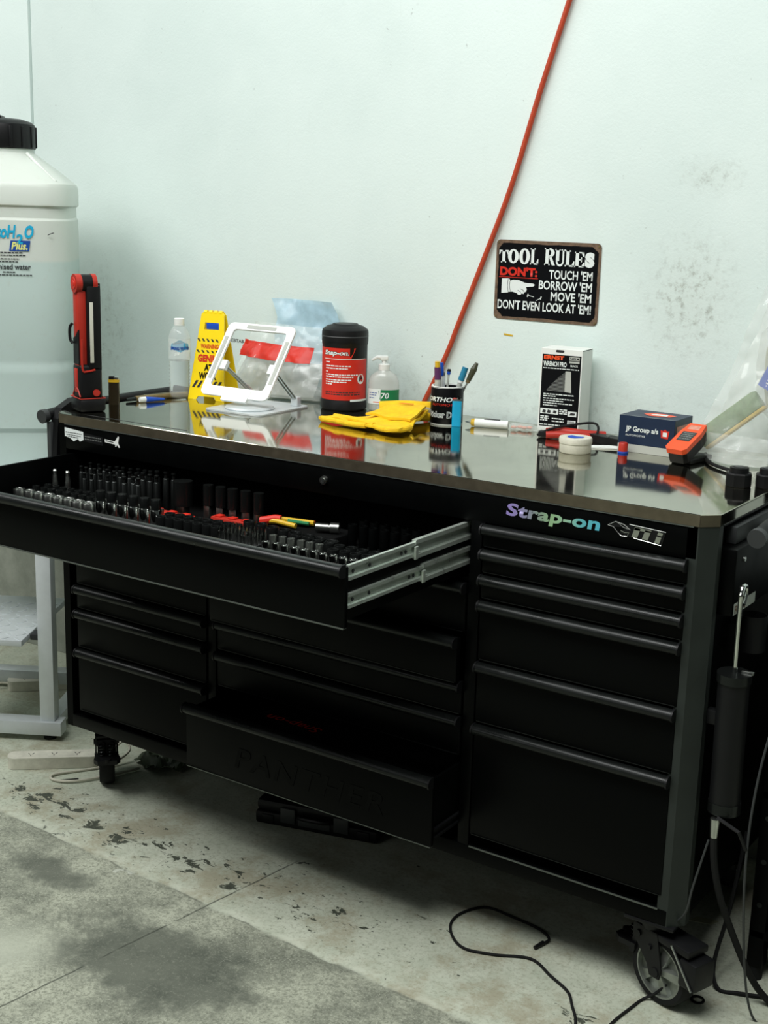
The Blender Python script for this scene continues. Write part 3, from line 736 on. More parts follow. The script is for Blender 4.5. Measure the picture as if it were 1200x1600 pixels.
for i in range(16):
    a = 2*PI*i/16; xf = Matrix.Rotation(a, 4, 'Z'); MB(xf).box(.097, -.0045, .992, .104, .0045, 1.052, .0015).obj('grip_rib', 'bplastic', lid)
MB().tube([(0, -.05, 1.077), (0, .05, 1.077)], .008, 8).obj('lid_bar', 'bplastic', lid)
TF = lambda x, z: plane_fn((x, -HW*1.001, z), (1, 0, 0), (0, 0, 1), .002)
text('label_print', 'AutoH', TF(-.036, .732), .092, .038, 'cyanp', tk, bold=.035, shear=.14)
text('label_print', '2', TF(.059, .716), .020, .028, 'cyanp', tk, bold=.03, shear=.12)
text('label_print', 'O', TF(.082, .732), .026, .038, 'cyanp', tk, bold=.04, shear=.16)
pb = flat('label_block', [(.040, .696), (.096, .696), (.101, .726), (.045, .726)], plane_fn((0, -HW*1.001, 0), (1, 0, 0), (0, 0, 1), .0016), 'bluep', tk)
text('label_print', 'Plus.', TF(.046, .699), .046, .023, 'yelp', tk, bold=.03, shear=.2)
text('label_print', 'deionised water', TF(-.024, .643), .124, .016, 'ink', tk, bold=.022)
scribble('small_print', [(-.02, .080, .690), (-.025, .086, .682), (-.005, .068, .672), (.0, .064, .664), (.02, .055, .634), (-.04, .104, .626)], plane_fn((0, -HW*1.001, 0), (1, 0, 0), (0, 0, 1), .002), 'ink', tk, .0028)
flat('scratch', [(.150, .742), (.170, .750), (.166, .751), (.151, .745)], plane_fn((0, -HW*1.001, 0), (1, 0, 0), (0, 0, 1), .002), 'ink', tk)

sa = math.radians(30)
SB = Vector((-.250, .200))            # front right corner of the stand base
ms = thing('metal_stand', 'square-tube aluminium stand with tread plate shelf under the water tank', 'stand', (SB.x, SB.y, 0), sa)
sw_, sd_ = .46, .46
t_ = .045
for x in (-t_, -sw_):
    for y in (0, sd_-t_):
        MB().box(x, y, .062, x+t_, y+t_, .705, .002).obj('leg', 'alu', ms)
        MB().cyl((x+t_/2, y+t_/2, 0), (x+t_/2, y+t_/2, .008), .019, n=20).cyl((x+t_/2, y+t_/2, .008), (x+t_/2, y+t_/2, .022), .008, n=12).obj('levelling_foot', 'bplastic', ms)
for y in (-.012, sd_-t_-.0): MB().box(-sw_-.04, y, .020, .022, y+.055, .062, .002).obj('base_rail', 'alu', ms)
for x in (-t_, -sw_): MB().box(x, .043, .022, x+t_, sd_-t_, .060, .002).obj('cross_rail', 'alu', ms)
MB().box(-sw_-.01, -.01, .705, .01, sd_+.01, .753, .003).obj('top_frame', 'alu', ms)
sh = MB().box(-sw_+.04, -.075, .322, -t_-.022, sd_-.10, .340, .002).obj('shelf_plate', 'alu', ms)
bars = 0
lozenge = MB().prism([(-.016, 0), (0, .0045), (.016, 0), (0, -.0045)], .0018).mesh('tread_bar', 0)
for i in range(9):
    for j in range(10):
        x, y = -sw_+.07+i*.038, -.06+j*.038
        if x > -t_-.035 or y > sd_-.12: continue
        o = link('tread_bar', lozenge, 'alu', sh); o.location = (x, y, .340); o.rotation_euler = (0, 0, PI/4 if (i+j) % 2 else -PI/4)
MB().box(-t_-.022, .0, .318, -t_, .045, .336, .001).obj('shelf_bracket', 'ink', ms)

# power boards and their leads
def power_board(name, label, a, b, zrot_pts, cord):
    a, b = Vector(a), Vector(b); L = (b-a).length; ang = math.atan2(b.y-a.y, b.x-a.x)
    p = thing(name, label, 'power board', (a.x, a.y, 0), ang)
    MB().prism(rrect(L, .055, .022, 5, L/2, 0), .034, (0, 0, .001)).obj('casing', 'offw', p, 40)
    k = int(L/.055)
    for i in range(1, k):
        s_ = MB()
        for dx, dy, r in ((-.006, .005, .5), (.006, .005, -.5), (0, -.007, 0)):
            xf = Matrix.Translation((i*L/k+dx, dy, .0352)) @ Matrix.Rotation(r, 4, 'Z'); s_.xf = xf; s_.box(-.001, -.004, 0, .001, .004, .0006)
        s_.obj('socket_slot', 'ink', p, 0)
    inv = Matrix.Rotation(-ang, 4, 'Z') @ Matrix.Translation((-a.x, -a.y, 0))
    MB(inv).tube(smooth_path(cord, 8), .0038, 8).obj('lead', 'cream', p)
    return p
power_board('power_board', 'dirty white power board on the floor before the metal stand', (-.215, -.010), (-.02, .165), None,
            [(-.045, .18, .02), (-.02, .21, .03), (.0, .24, .05), (.03, .23, .03), (.01, .15, .006), (-.06, .03, .005), (-.035, .0, .005), (.02, .03, .006), (.07, .12, .006), (.10, .2, .006)])
power_board('power_board', 'white power board lying beneath the stand base near the wall', (-.70, .40), (-.50, .60), None,
            [(-.69, .41, .02), (-.74, .36, .02), (-.70, .25, .006), (-.60, .20, .006), (-.48, .24, .006), (-.35, .36, .006), (-.25, .46, .006)])

# ================================================================ THINGS ON THE WORKTOP
H = HT + .0004
# -- inspection work light
wl = thing('work_light', 'tall red and black folding inspection work light on the worktop corner', 'work light', (.043, .090, H), math.radians(66))
wl.scale = (1, 1, .955)
MB().box(-.036, -.040, 0, .036, .040, .036, .008, 2).obj('base', 'bplastic', wl)
MB().tube([(-.034, -.038, .0375), (.034, -.038, .0375), (.034, .038, .0375), (-.034, .038, .0375), (-.034, -.038, .0375)], .0016, 5).obj('base_trim', 'red', wl)
MB().box(-.031, -.030, .034, .031, .030, .130, .009, 3).obj('battery_grip', 'bplastic', wl)
MB().box(-.0325, -.012, .052, -.029, .012, .118, .001).obj('side_inlay', 'red', wl)
MB().tube(smooth_path([(-.0315, -.030, .042), (-.0315, -.014, .060), (-.0315, .0, .066), (-.0315, .014, .058), (-.0315, .026, .042)], 4), .002, 5).obj('trim_arc', 'red', wl)
MB().cyl((.012, -.0305, .052), (.012, -.034, .052), .0095, n=18).obj('switch', 'red', wl)
MB().tube(smooth_path([(-.024, -.0305, .20), (-.024, -.0305, .120), (-.012, -.031, .112), (.010, -.031, .116)], 4), .0028, 6).obj('front_trim', 'red', wl)
MB().box(-.030, -.020, .125, -.006, .018, .338, .004, 2).obj('arm', 'red', wl)
MB().prism([(-.021, .13), (.019, .13), (.019, .20), (.004, .205), (-.021, .225)], .0035, (-.0305, 0, 0), (0, 1, 0), (0, 0, 1)).obj('arm_grip', 'bplastic', wl, 0)
MB().tube(smooth_path([(-.033, .016, .24), (-.038, .021, .228), (-.038, .021, .198), (-.033, .016, .185)], 4), .004, 6).obj('belt_clip', 'bplastic', wl)
MB().box(-.008, -.030, .112, .030, .002, .345, .004, 2).obj('lamp_head', 'bplastic', wl)
MB().box(-.002, -.0315, .135, .008, -.029, .300, .001).obj('led_strip', 'led', wl)
MB().box(.018, -.012, .118, .036, .020, .350, .003).obj('rear_shell', 'bplastic', wl)
hg = MB().cyl((-.034, -.006, .350), (-.018, -.006, .350), .0255, .0255, 28).obj('hinge_knob', 'red', wl)
MB().cyl((-.0345, -.006, .350), (-.036, -.006, .350), .017, .015, 24).obj('knob_ring', 'redp', hg)
MB().cyl((-.036, -.006, .350), (-.0372, -.006, .350), .008, .007, 20).obj('knob_cap', 'redp', hg)
MB().cyl((-.018, -.006, .350), (.010, -.006, .350), .0245, n=28).obj('hinge_barrel', 'bplastic', wl)
MB().cyl((.010, -.006, .350), (.022, -.006, .350), .0255, n=28).obj('hinge_knob', 'red', wl)
scribble('white_print', [(.155, .235, .0), (.245, .30, .0), (.165, .225, -.005)], lambda u, v, d=0: Vector((.026+v, -.0123, u)), 'silverink', wl, .003)
text('white_print', 'CE', lambda u, v, d=0: Vector((.030-v, -.0124, .305+u)), .012, .007, 'whitep', wl)
# -- small smoky canister
ca = thing('small_canister', 'small smoky brown twin-barrel canister with yellow band next to work light', 'canister', (.022, .205, H), math.radians(34))
MB().prism(rrect(.030, .016, .0078, 6), .062, (0, 0, 0)).obj('barrel', 'amber', ca, 40)
MB().prism(rrect(.031, .017, .0083, 6), .007, (0, 0, .062)).obj('band', 'yband', ca, 40)
MB().box(-.013, -.006, .069, .001, .006, .078, .001).obj('cap', 'bplastic', ca)
MB().box(.001, -.006, .069, .013, .006, .076, .001).obj('valve', 'satin', ca)
# -- rods and marker
pn = thing('brass_drift', 'long tarnished brass drift lying at the worktop left end', 'drift', (.012, .262, H), math.radians(78))
MB().cyl((.03, 0, .0075), (.22, 0, .0075), .0072, n=14).obj('shaft', 'brass', pn)
MB().cyl((0, 0, .0055), (.03, 0, .0065), .004, .0058, 12).obj('tip', 'impact', pn)
pn = thing('steel_punch', 'thin dark punch behind the brass drift', 'punch', (-.000, .34, H), math.radians(80))
MB().cyl((0, 0, .006), (.17, 0, .006), .0058, n=12).obj('shaft', 'khaki', pn)
MB().cyl((-.02, 0, .006), (0, 0, .006), .003, .005, 12).obj('tip', 'impact', pn)
mk = thing('marker_pen', 'short blue marker with white end lying near the water bottle', 'marker', (.048, .276, H), math.radians(68))
MB().cyl((0, 0, .0085), (.018, 0, .0085), .007, .008, 14).obj('end_cap', 'white', mk)
MB().cyl((.018, 0, .0085), (.074, 0, .006), .0082, .0035, 14).obj('barrel', 'blue', mk)
MB().cyl((.074, 0, .006), (.082, 0, .006), .0015, .0007, 8).obj('tip', 'ink', mk)
# -- water bottle
bt = thing('water_bottle', 'clear plastic spring water bottle with blue label', 'bottle', (.058, .428, H), math.radians(0))
bt.scale = (.96, .96, .955)
pr = [(.001, .002), (.020, .0), (.029, .004)]
for i in range(9):
    z = .012+i*.0105; pr += [(.0315, z), (.0300, z+.005)]
pr += [(.0315, .110), (.0322, .120), (.0322, .178), (.031, .188), (.026, .201), (.019, .210), (.0135, .214), (.0128, .222), (.001, .2225)]
MB().lathe(pr, 40).obj('bottle_body', 'shell', bt, 60)
wpz = [(r*.95, z) for r, z in pr if .003 < z < .112]
MB().lathe([(.001, .003)]+wpz+[(.030, .112), (.001, .112)], 40).obj('water', 'glass', bt, 60)
MB().lathe([(.001, .2), (.0145, .2), (.0150, .2022), (.0150, .2185), (.0138, .2200), (.001, .2202)], 32, (0, 0, .0165)).obj('cap', 'card', bt)
MB().lathe([(.0148, .214), (.0168, .2145), (.0168, .2165), (.0148, .217)], 32, closed=True).obj('neck_ring', 'film2', bt)
BA = math.radians(-45)
bf = cyl_fn((0, 0, 0), .0324, BA, 0)
lb = patch('label', bf, -.052, .052, .118, .178, 'film2', bt)
for k, (cu_, cv_, rx_, ry_) in enumerate(((0, .155, .024, .017),)):
    flat('label_print', [(rx_*1.15*math.cos(2*PI*i/24), cv_+ry_*math.sin(2*PI*i/24)*(1.0 if math.sin(2*PI*i/24) > 0 else .8)+.003*math.sin(5*2*PI*i/24)) for i in range(24)], cyl_fn((0, 0, 0), .0324, BA, 0, .0007), 'cyanp', lb)
text('label_print', 'SPRING WATER', cyl_fn((0, 0, 0), .0324, BA-.031/.0324*.95, .145, .0012), .060, .0105, 'bluep', lb, bold=.05)
flat('label_print', [(-.016, .128), (-.004, .131), (.012, .140), (-.002, .140), (-.014, .138)], cyl_fn((0, 0, 0), .0324, BA, 0, .0008), 'whitep', lb)
# -- yellow A-board
ya = thing('warning_board', 'miniature yellow folding warning board reading GENIUS AT WORK', 'warning board', (.135, .488, H), math.radians(12))
def aboard(front):
    s_ = -1 if front else 1
    m = MB(Matrix.Rotation(math.radians(-8.5*s_)*(1), 4, 'X') if False else None)
    b0, top = .048*s_, .006*s_
    def P(x, z, o=0): return Vector((x, b0+(top-b0)*(z/.245)+o*s_, z))
    outer = [(-.058, 0), (-.032, 0), (-.026, .010), (.026, .010), (.032, 0), (.058, 0), (.0365, .238), (.030, .245), (-.030, .245), (-.0365, .238)]
    hole = [(-.024, .196), (.024, .196), (.022, .216), (-.022, .216)]
    bm_ = bmesh.new()
    vo = [bm_.verts.new(P(*q)) for q in outer]; vh = [bm_.verts.new(P(*q)) for q in hole]
    def E_(vv): return [bm_.edges.new((vv[i], vv[(i+1) % len(vv)])) for i in range(len(vv))]
    ed = E_(vo)+E_(vh)
    bmesh.ops.triangle_fill(bm_, edges=ed, use_beauty=True)
    r = bmesh.ops.extrude_face_region(bm_, geom=bm_.faces[:])
    for g in r['geom']:
        if isinstance(g, bmesh.types.BMVert): g.co += Vector((0, .005*s_*-1, .0005))
    return MB().bm(bm_), P
mb_, PF = aboard(True); fb = mb_.obj('front_panel', 'yellow', ya, 20)
mb2, PB_ = aboard(False); mb2.obj('rear_panel', 'yellow', ya, 20)
for x in (-.024, -.008, .008, .024): MB().cyl((x-.005, 0, .243), (x+.005, 0, .243), .007, n=14).obj('hinge', 'yellow', ya)
MB().box(-.018, -.0105, .197, .025, -.0085, .2155, .0005).obj('handle_insert', 'blue', ya)
ff = lambda u, v, d=0: PF(u, v, .0008)
def stripes(z0, z1, xa, xb, n, lean=.010, wd=.006):
    for i in range(n):
        x = xa+(xb-xa)*i/(n-1); flat('hazard_stripe', [(x-wd/2, z0), (x+wd/2, z0), (x+wd/2+lean, z1), (x-wd/2+lean, z1)], ff, 'ink', fb)
stripes(.163, .171, -.034, .024, 5, -.006, .006); stripes(.132, .139, -.034, .028, 5, -.006, .006); stripes(.034, .054, -.044, .032, 6, .012, .008)
text('lettering', 'WARNING!', lambda u, v, d=0: PF(-.030+u, .144+v, .0009), .060, .013, 'redp', fb, bold=.03)
text('lettering', 'GENIUS', lambda u, v, d=0: PF(-.036+u, .106+v, .0009), .072, .021, 'redp', fb, bold=.05)
text('lettering', 'AT', lambda u, v, d=0: PF(-.013+u, .082+v, .0009), .026, .019, 'paperb', fb, bold=.05)
text('lettering', 'WORK', lambda u, v, d=0: PF(-.029+u, .058+v, .0009), .058, .020, 'paperb', fb, bold=.05)
# -- tablet stand
ts = thing('tablet_stand', 'white open-frame tablet stand on square aluminium base', 'tablet stand', (.345, .428, H), math.radians(2))
MB().prism(rrect(.190, .235, .020, 6), .004, (0, 0, 0)).obj('base_plate', 'alu', ts, 30)
MB().lathe([(.066, .004), (.068, .007), (.064, .011), (.030, .0125), (.001, .0125)], 40, (0, -.035, 0)).obj('turntable', 'alu', ts)
lean = math.radians(36)
fw, fh = .232, .232
U_, V_ = Vector((1, 0, 0)), Vector((0, math.sin(lean), math.cos(lean)))
O_ = Vector((-.040, -.055, .030))
N_ = U_.cross(V_)
def FP(x, y, d=0): return O_+U_*x+V_*y+N_*d
outer = rrect(fw, fh, .018, 6, 0, fh/2)
inner = rrect(fw-.048, fh-.050, .010, 6, 0, fh/2+.004)
MB().ring_prism(outer, inner, .006, O_, U_, V_).obj('frame', 'white', ts, 30)
for (x0, x1, y0, y1) in ((-.05, .05, fh-.016, fh-.006), (-fw/2+.006, -fw/2+.017, .05, .185), (fw/2-.017, fw/2-.006, .05, .185)):
    MB().prism([(x0, y0), (x1, y0), (x1, y1), (x0, y1)], .0012, FP(0, 0, .006), U_, V_).obj('grip_pad', 'greyc', ts, 0)
MB().prism([(-.035, -.012), (.05, -.012), (.055, .022), (-.04, .022)], .009, FP(0, 0, -.0015), U_, V_).obj('lower_lip', 'white', ts, 0)
for x in (-.085, .085):
    p0 = Vector((x*.80, .085, .018)); p1 = FP(x, .10, -.010)
    a = MB()
    for dx in (-.006, .006): a.tube([p0+Vector((dx, 0, 0)), p1+Vector((dx, 0, 0))], .0034, 6)
    a.cyl(p1+Vector((-.010, 0, 0)), p1+Vector((.010, 0, 0)), .010, n=18); a.obj('arm', 'satin', ts)
    MB().box(x*.80-.012, .076, .004, x*.80+.012, .096, .030, .003).obj('pivot_block', 'alu', ts)
    MB().prism([(-.012, -.014), (.012, -.014), (.012, .014), (-.012, .014)], .012, FP(x, .10, -.012), U_, V_).obj('hinge_mount', 'white', ts, 0)
# -- crumpled plastic bag
def film_sheet(f, nu, nv, amp, sc, seed):
    vs_ = []; fs = []
    for j in range(nv+1):
        for i in range(nu+1):
            u, v = i/nu, j/nv; p, nrm = f(u, v)
            q = p*sc+Vector((seed, seed*.7, 0))
            d = noise.noise(q)*1.0+abs(noise.noise(q*2.3))*.7+abs(noise.noise(q*5.1))*.35-.4
            vs_.append(tuple(p+nrm*d*amp))
    for j in range(nv):
        for i in range(nu): k = j*(nu+1)+i; fs.append((k, k+1, k+nu+2, k+nu+1))
    return vs_, fs
bg = thing('plastic_bag', 'crumpled clear plastic bag with red band leaning on the wall behind tablet stand', 'plastic bag', (.25, .66, H))
def bagf(y0, bulge):
    def f(u, v):
        wdt = .175*(1-.10*v**2)
        x = -wdt+2*wdt*u
        y = y0+bulge*math.sin(PI*u)*(1-v)**.8*1.0+.06*v
        return Vector((x-.02+.03*v, y, .004+.20*v)), Vector((0, -1, 0))
    return f
fv = film_sheet(bagf(-.02, -.05), 44, 30, .022, 9, 3.1); me = bpy.data.meshes.new('film_front'); me.from_pydata(fv[0], [], fv[1]); me.shade_smooth(); link('film_front', me, 'film2', bg)
def sub(f, u0, u1, v0, v1, off):
    def g(u, v):
        p, n_ = f(u0+(u1-u0)*u, v0+(v1-v0)*v); return p+Vector((0, off, 0)), n_
    return g
fv = film_sheet(sub(bagf(-.02, -.05), -.04, .80, .50, .72, -.001), 36, 8, .022, 9, 3.1); me = bpy.data.meshes.new('red_band'); me.from_pydata(fv[0], [], fv[1]); me.shade_smooth(); link('red_band', me, 'redp', bg)
fv = film_sheet(sub(bagf(.055, .0), 0, 1, 0, 1, 0), 20, 16, .010, 8, 9.7); me = bpy.data.meshes.new('film_back'); me.from_pydata(fv[0], [], fv[1]); me.shade_smooth(); link('film_back', me, 'film2', bg)
def bluef(u, v):
    left = -.075-.01*v if v < .80 else -.075-.01*v-(v-.80)*.12
    right = .17-.10*max(0, (v-.55))**1.2*1.6
    x = left+(right-left)*u
    return Vector((x, .045+.03*v+.02*math.sin(3*u), .02+.255*v)), Vector((0, -1, 0))
fv = film_sheet(bluef, 30, 30, .016, 7, 1.3); me = bpy.data.meshes.new('blue_sheet'); me.from_pydata(fv[0], [], fv[1]); me.shade_smooth(); link('blue_sheet', me, 'bluefilm', bg)
fv = film_sheet(sub(bagf(-.02, -.05), .02, .92, .03, .50, .012), 36, 16, .020, 9, 3.1); me = bpy.data.meshes.new('grey_contents'); me.from_pydata(fv[0], [], fv[1]); me.shade_smooth(); link('grey_contents', me, 'greyfilm', bg)
text('print', 'LIEBTAB', plane_fn((-.165, -.052, .150), (1, 0, 0), (0, 0, 1)), .060, .010, 'ink', bg, bold=.03)
flat('print', [(-.100, .150), (-.087, .149), (-.085, .163), (-.098, .164)], plane_fn((0, -.054, 0), (1, 0, 0), (0, 0, 1)), 'redp', bg)
# -- wipes canister
wp = thing('wipes_canister', 'black shop wipes canister with large red label', 'canister', (.512, .602, H), 0)
R0 = .0635
MB().lathe([(.001, .0), (.060, .0), (R0, .004), (R0, .024), (R0-.0012, .026), (R0-.0012, .178), (R0, .180), (R0, .190), (.001, .190)], 56).obj('canister_body', 'bplastic', wp, 40)
wlid = MB().lathe([(R0+.0006, .188), (R0+.0006, .212), (R0-.001, .219), (.050, .228), (.036, .232), (.034, .2345), (.001, .2345)], 56).obj('lid', 'bplastic', wp, 40)
MB().lathe([(R0+.0006, .200), (R0+.0016, .201), (R0+.0006, .203)], 56, closed=True).obj('lid_groove', 'gplastic', wlid)
WA = math.radians(-57)
def wf(e): return cyl_fn((0, 0, 0), R0-.0012, WA, 0, e)
patch('red_label', wf(.0006), -.085, .080, .030, .142, 'redp', wp, 40)
rl = patch('red_label', wf(.0006), -.085, .012, .142, .172, 'redp', wp, 30)
flat('red_label', [(.012, .142), (.020, .142), (.034, .172), (.012, .172)], wf(.0006), 'redp', wp)
patch('silver_line', wf(.0009), -.06, .07, .1415, .1430, 'whitep', wp, 30)
text('lettering', 'Snap-on.', wf(.0009) and (lambda u, v, d=0: wf(.0009)(u-.062, v+.148, d)), .076, .019, 'ink', wp, bold=.07, shear=.3)
text('lettering', 'Snap-on.', lambda u, v, d=0: wf(.0014)(u-.061, v+.1495, d), .074, .016, 'whitep', wp, bold=.03, shear=.3)
scribble('small_print', [(-.054, -.04, .132), (-.054, .02, .122), (-.054, .012, .115), (-.054, -.044, .106), (-.054, .042, .098), (-.054, .03, .092), (-.054, .022, .084), (-.054, .01, .078), (-.054, -.03, .072)], lambda u, v, d=0: wf(.001)(u, v, d), 'whitep', wp, .003)
scribble('small_print', [(-.055, .05, .050), (-.055, .05, .044)], lambda u, v, d=0: wf(.001)(u, v, d), 'ink', wp, .003)
flat('round_mark', [(.052+.012*math.cos(2*PI*i/20), .088+.014*math.sin(2*PI*i/20)) for i in range(20)], wf(.0009), 'whitep', wp)
text('lettering', 'P', lambda u, v, d=0: wf(.0014)(u+.046, v+.081, d), .012, .014, 'paperb', wp, bold=.03)
patch('bottom_band', wf(.0007), .02, .085, .0265, .032, 'whitep', wp, 20)
# -- sanitiser pump bottle
sn = thing('sanitiser_bottle', 'clear hand sanitiser pump bottle with green and white label', 'pump bottle', (.613, .648, H), math.radians(34))
def ell(z, a, b, n=40): return [(a*math.cos(2*PI*i/n), b*math.sin(2*PI*i/n), z) for i in range(n)]
MB().loft([ell(0, .038, .024), ell(.004, .0425, .028), ell(.06, .0430, .0285), ell(.082, .042, .028), ell(.096, .036, .025), ell(.106, .024, .019), ell(.111, .015, .015), ell(.118, .0135, .0135)]).obj('bottle_body', 'gel', sn, 60)
MB().lathe([(.001, .112), (.0155, .112), (.0155, .127), (.011, .129), (.001, .129)], 28).obj('collar', 'white', sn)
MB().cyl((0, 0, .128), (0, 0, .144), .006, n=16).box(-.010, -.008, .138, .011, .008, .151, .003).obj('pump_head', 'white', sn)
MB().tube([(.0, 0, .145), (-.020, 0, .146), (-.034, 0, .138)], .005, 10, [.0065, .0052, .004]).obj('spout', 'white', sn)
def sf(e): return lambda u, v, d=0: Vector(((.0432+e)*math.sin(u/.0432), -(.0288+e)*math.cos(u/.0432), v))
patch('label', sf(.0006), -.055, -.008, .020, .062, 'whitep', sn); patch('label', sf(.0006), -.008, .060, .028, .060, 'green', sn)
flat('label_shield', [(-.014, .058), (.022, .058), (.018, .034), (.004, .026), (-.010, .034)], sf(.0009), 'green', sn)
text('label_print', '70', lambda u, v, d=0: sf(.0014)(u-.008, v+.036), .022, .016, 'whitep', sn, bold=.02, shear=.15)
scribble('label_print', [(-.045, -.018, .050), (-.045, -.02, .044), (-.045, -.025, .036)], sf(.001), 'bluep', sn, .002)
patch('label_rule', sf(.0009), -.03, .05, .0245, .0265, 'orange', sn)
# -- yellow gloves
def cloth(outline, z0, th, amp, sc, seed, lift=None, sub_=3):
    b = bmesh.new(); vv = [b.verts.new((x, y, 0)) for x, y in outline]; f = b.faces.new(vv)
    bmesh.ops.triangulate(b, faces=[f]); 
    for _ in range(sub_): bmesh.ops.subdivide_edges(b, edges=b.edges[:], cuts=1, use_grid_fill=True)
    bmesh.ops.triangulate(b, faces=b.faces[:])
    for v in b.verts:
        x, y = v.co.x, v.co.y; q = Vector((x*sc+seed, y*sc, 0))
        edge = 0.0
        v.co.z = z0+th+max(0, amp*(.6+noise.noise(q)))+(lift(x, y) if lift else 0)
    r = bmesh.ops.extrude_face_region(b, geom=b.faces[:])
    for g in r['geom']:
        if isinstance(g, bmesh.types.BMVert): g.co.z -= th
    bmesh.ops.recalc_face_normals(b, faces=b.faces[:])
    return MB().bm(b)
gl = thing('work_glove', 'folded yellow leather work glove in front of the sanitiser bottle', 'glove', (.74, .46, H))
body = [(-.135, -.085), (-.110, -.075), (-.095, -.055), (-.06, -.03), (-.03, .015), (.02, .06), (.06, .10), (.09, .08), (.10, .03), (.115, -.02), (.13, -.06), (.145, -.10), (.14, -.135), (.11, -.150), (.085, -.120), (.05, -.128), (.02, -.122), (-.02, -.118), (-.06, -.112), (-.10, -.105), (-.135, -.098)]
cloth(body, .002, .006, .014, 16, 2.2, lambda x, y: max(0, .014*(y+.05)/.1)).obj('palm', 'glove', gl, 60)
cloth([(-.03, -.035), (.0, .03), (.045, .085), (.085, .075), (.105, .02), (.115, -.045), (.06, -.05), (.02, -.045)], .018, .006, .008, 18, 5.2, lambda x, y: max(0, .016*(y+.05)/.1)).obj('cuff', 'glove', gl, 60)
cloth([(.02, .045), (.055, .062), (.050, .070), (.022, .054)], .054, .0008, .002, 18, 5.2, lambda x, y: -.006).obj('print', 'orange', gl, 60)
for pts in ([(-.13, -.09, .008), (-.08, -.105, .011), (-.02, -.115, .010), (.03, -.118, .012)], [(-.10, -.075, .016), (-.05, -.088, .018), (.0, -.098, .017), (.05, -.112, .014)], [(.05, -.11, .012), (.09, -.13, .012), (.135, -.12, .014), (.138, -.08, .016)]):
    MB().tube(smooth_path(pts, 5), .0075, 10).obj('finger_fold', 'glove', gl)
g2 = thing('work_glove', 'second yellow glove, rolled with grey lining showing, against the mug', 'glove', (.786, .552, H))
def roll(pts, r, sq_): 
    m = MB(); P_ = smooth_path(pts, 6); m.tube(P_, r, 12)
    for i, v in enumerate(m.v): m.v[i] = (v[0], v[1], max(.001, v[2]*sq_))
    return m
roll([(-.085, -.05, .030), (-.03, -.01, .034), (.01, .02, .032), (.022, .045, .03)], .020, 1.0).obj('cuff_roll', 'glove', g2, 60)
roll([(-.05, -.06, .014), (.0, -.03, .016), (.02, .0, .016), (.030, .03, .015)], .0135, 1.0).obj('finger_roll', 'glove', g2, 60)
roll([(-.06, -.055, .026), (-.01, -.022, .029), (.018, .008, .027), (.026, .035, .026)], .014, 1.0).obj('lining', 'lining', g2, 60)
# -- mug with pens
MC = Vector((.862, .578)); MR, MH = .0425, .100
mg = thing('mug', 'black printed mug holding pens and a screwdriver', 'mug', (MC.x, MC.y, H))
MB().lathe([(.001, .003), (.036, .0), (MR-.002, .0005), (MR, .003), (MR, MH-.002), (MR-.001, MH), (MR-.003, MH), (MR-.004, MH-.003), (MR-.004, .006), (.001, .006)], 48).obj('cup', 'paperb', mg, 40)
MB().lathe([(MR+.0002, MH-.003), (MR-.001, MH+.0006), (MR-.0035, MH+.0006), (MR-.0040, MH-.003)], 48, closed=True).obj('rim', 'white', mg)
MB().lathe([(MR+.0002, .0), (MR+.0002, .0035), (MR-.001, .0035), (MR-.001, .0)], 48, closed=True).obj('foot_ring', 'greyc', mg)
MB().tube(smooth_path([(-.034, .024, .080), (-.052, .038, .078), (-.058, .042, .050), (-.050, .036, .024), (-.034, .024, .020)], 5), .006, 10).obj('mug_handle', 'paperb', mg)
MA = math.radians(-57)
mf = lambda u0, v0, e=.0008: (lambda u, v, d=0: cyl_fn((0, 0, 0), MR, MA, 0, e)(u+u0, v+v0, d))
text('lettering', 'NORTHON', mf(-.078, .062), .105, .012, 'whitep', mg, bold=.03, shear=.25)
text('lettering', 'AUTOMOTIVE', mf(-.046, .051), .076, .006, 'redp', mg, shear=.2)
text('lettering', 'Sticker Dan', mf(-.060, .020), .090, .017, 'whitep', mg, bold=.045)
text('lettering', 'Sticker Dan', mf(-.0594, .0214, .0014), .0888, .0142, 'paperb', mg, bold=-.012)
def upright(name, label, cat, dx, dy, tx, ty, parts):
    """a pen-like thing leaning in the mug: parts = list of (name, z0, z1, r0, r1, material)"""
    t = thing(name, label, cat, (MC.x+dx, MC.y+dy, H+.007), 0, None)
    ax = Vector((tx-dx, ty-dy, .125)).normalized()
    for nm, z0, z1, r0, r1, mt in parts: MB().cyl(ax*z0, ax*z1, r0, r1, 14).obj(nm, mt, t)
    return t
c34, s34 = math.cos(math.radians(34)), math.sin(math.radians(34))
def mm(r_, b_): return (r_*c34-b_*s34, r_*s34+b_*c34)          # right / back of the mug as seen
def up2(name, label, cat, base, top, parts): a, b = mm(*base), mm(*top); return upright(name, label, cat, a[0], a[1], b[0], b[1], parts)
up2('paint_marker', 'thick purple marker with yellow top standing in the mug', 'marker', (-.020, -.012), (-.0275, -.014), [('body', 0, .11, .0085, .0085, 'greyc'), ('grip', .11, .142, .0088, .0088, 'purple'), ('cap', .142, .157, .007, .0068, 'yband')])
up2('ballpoint_pen', 'blue-capped white pen leaning in the mug', 'pen', (-.008, .0), (-.0165, .006), [('barrel', 0, .118, .0042, .0042, 'white'), ('cap', .118, .152, .0062, .0058, 'blue')])
up2('steel_pen', 'slim silver pen in the middle of the mug', 'pen', (-.012, -.006), (-.010, -.004), [('barrel', 0, .118, .0044, .0036, 'alu'), ('clicker', .118, .128, .002, .002, 'satin')])
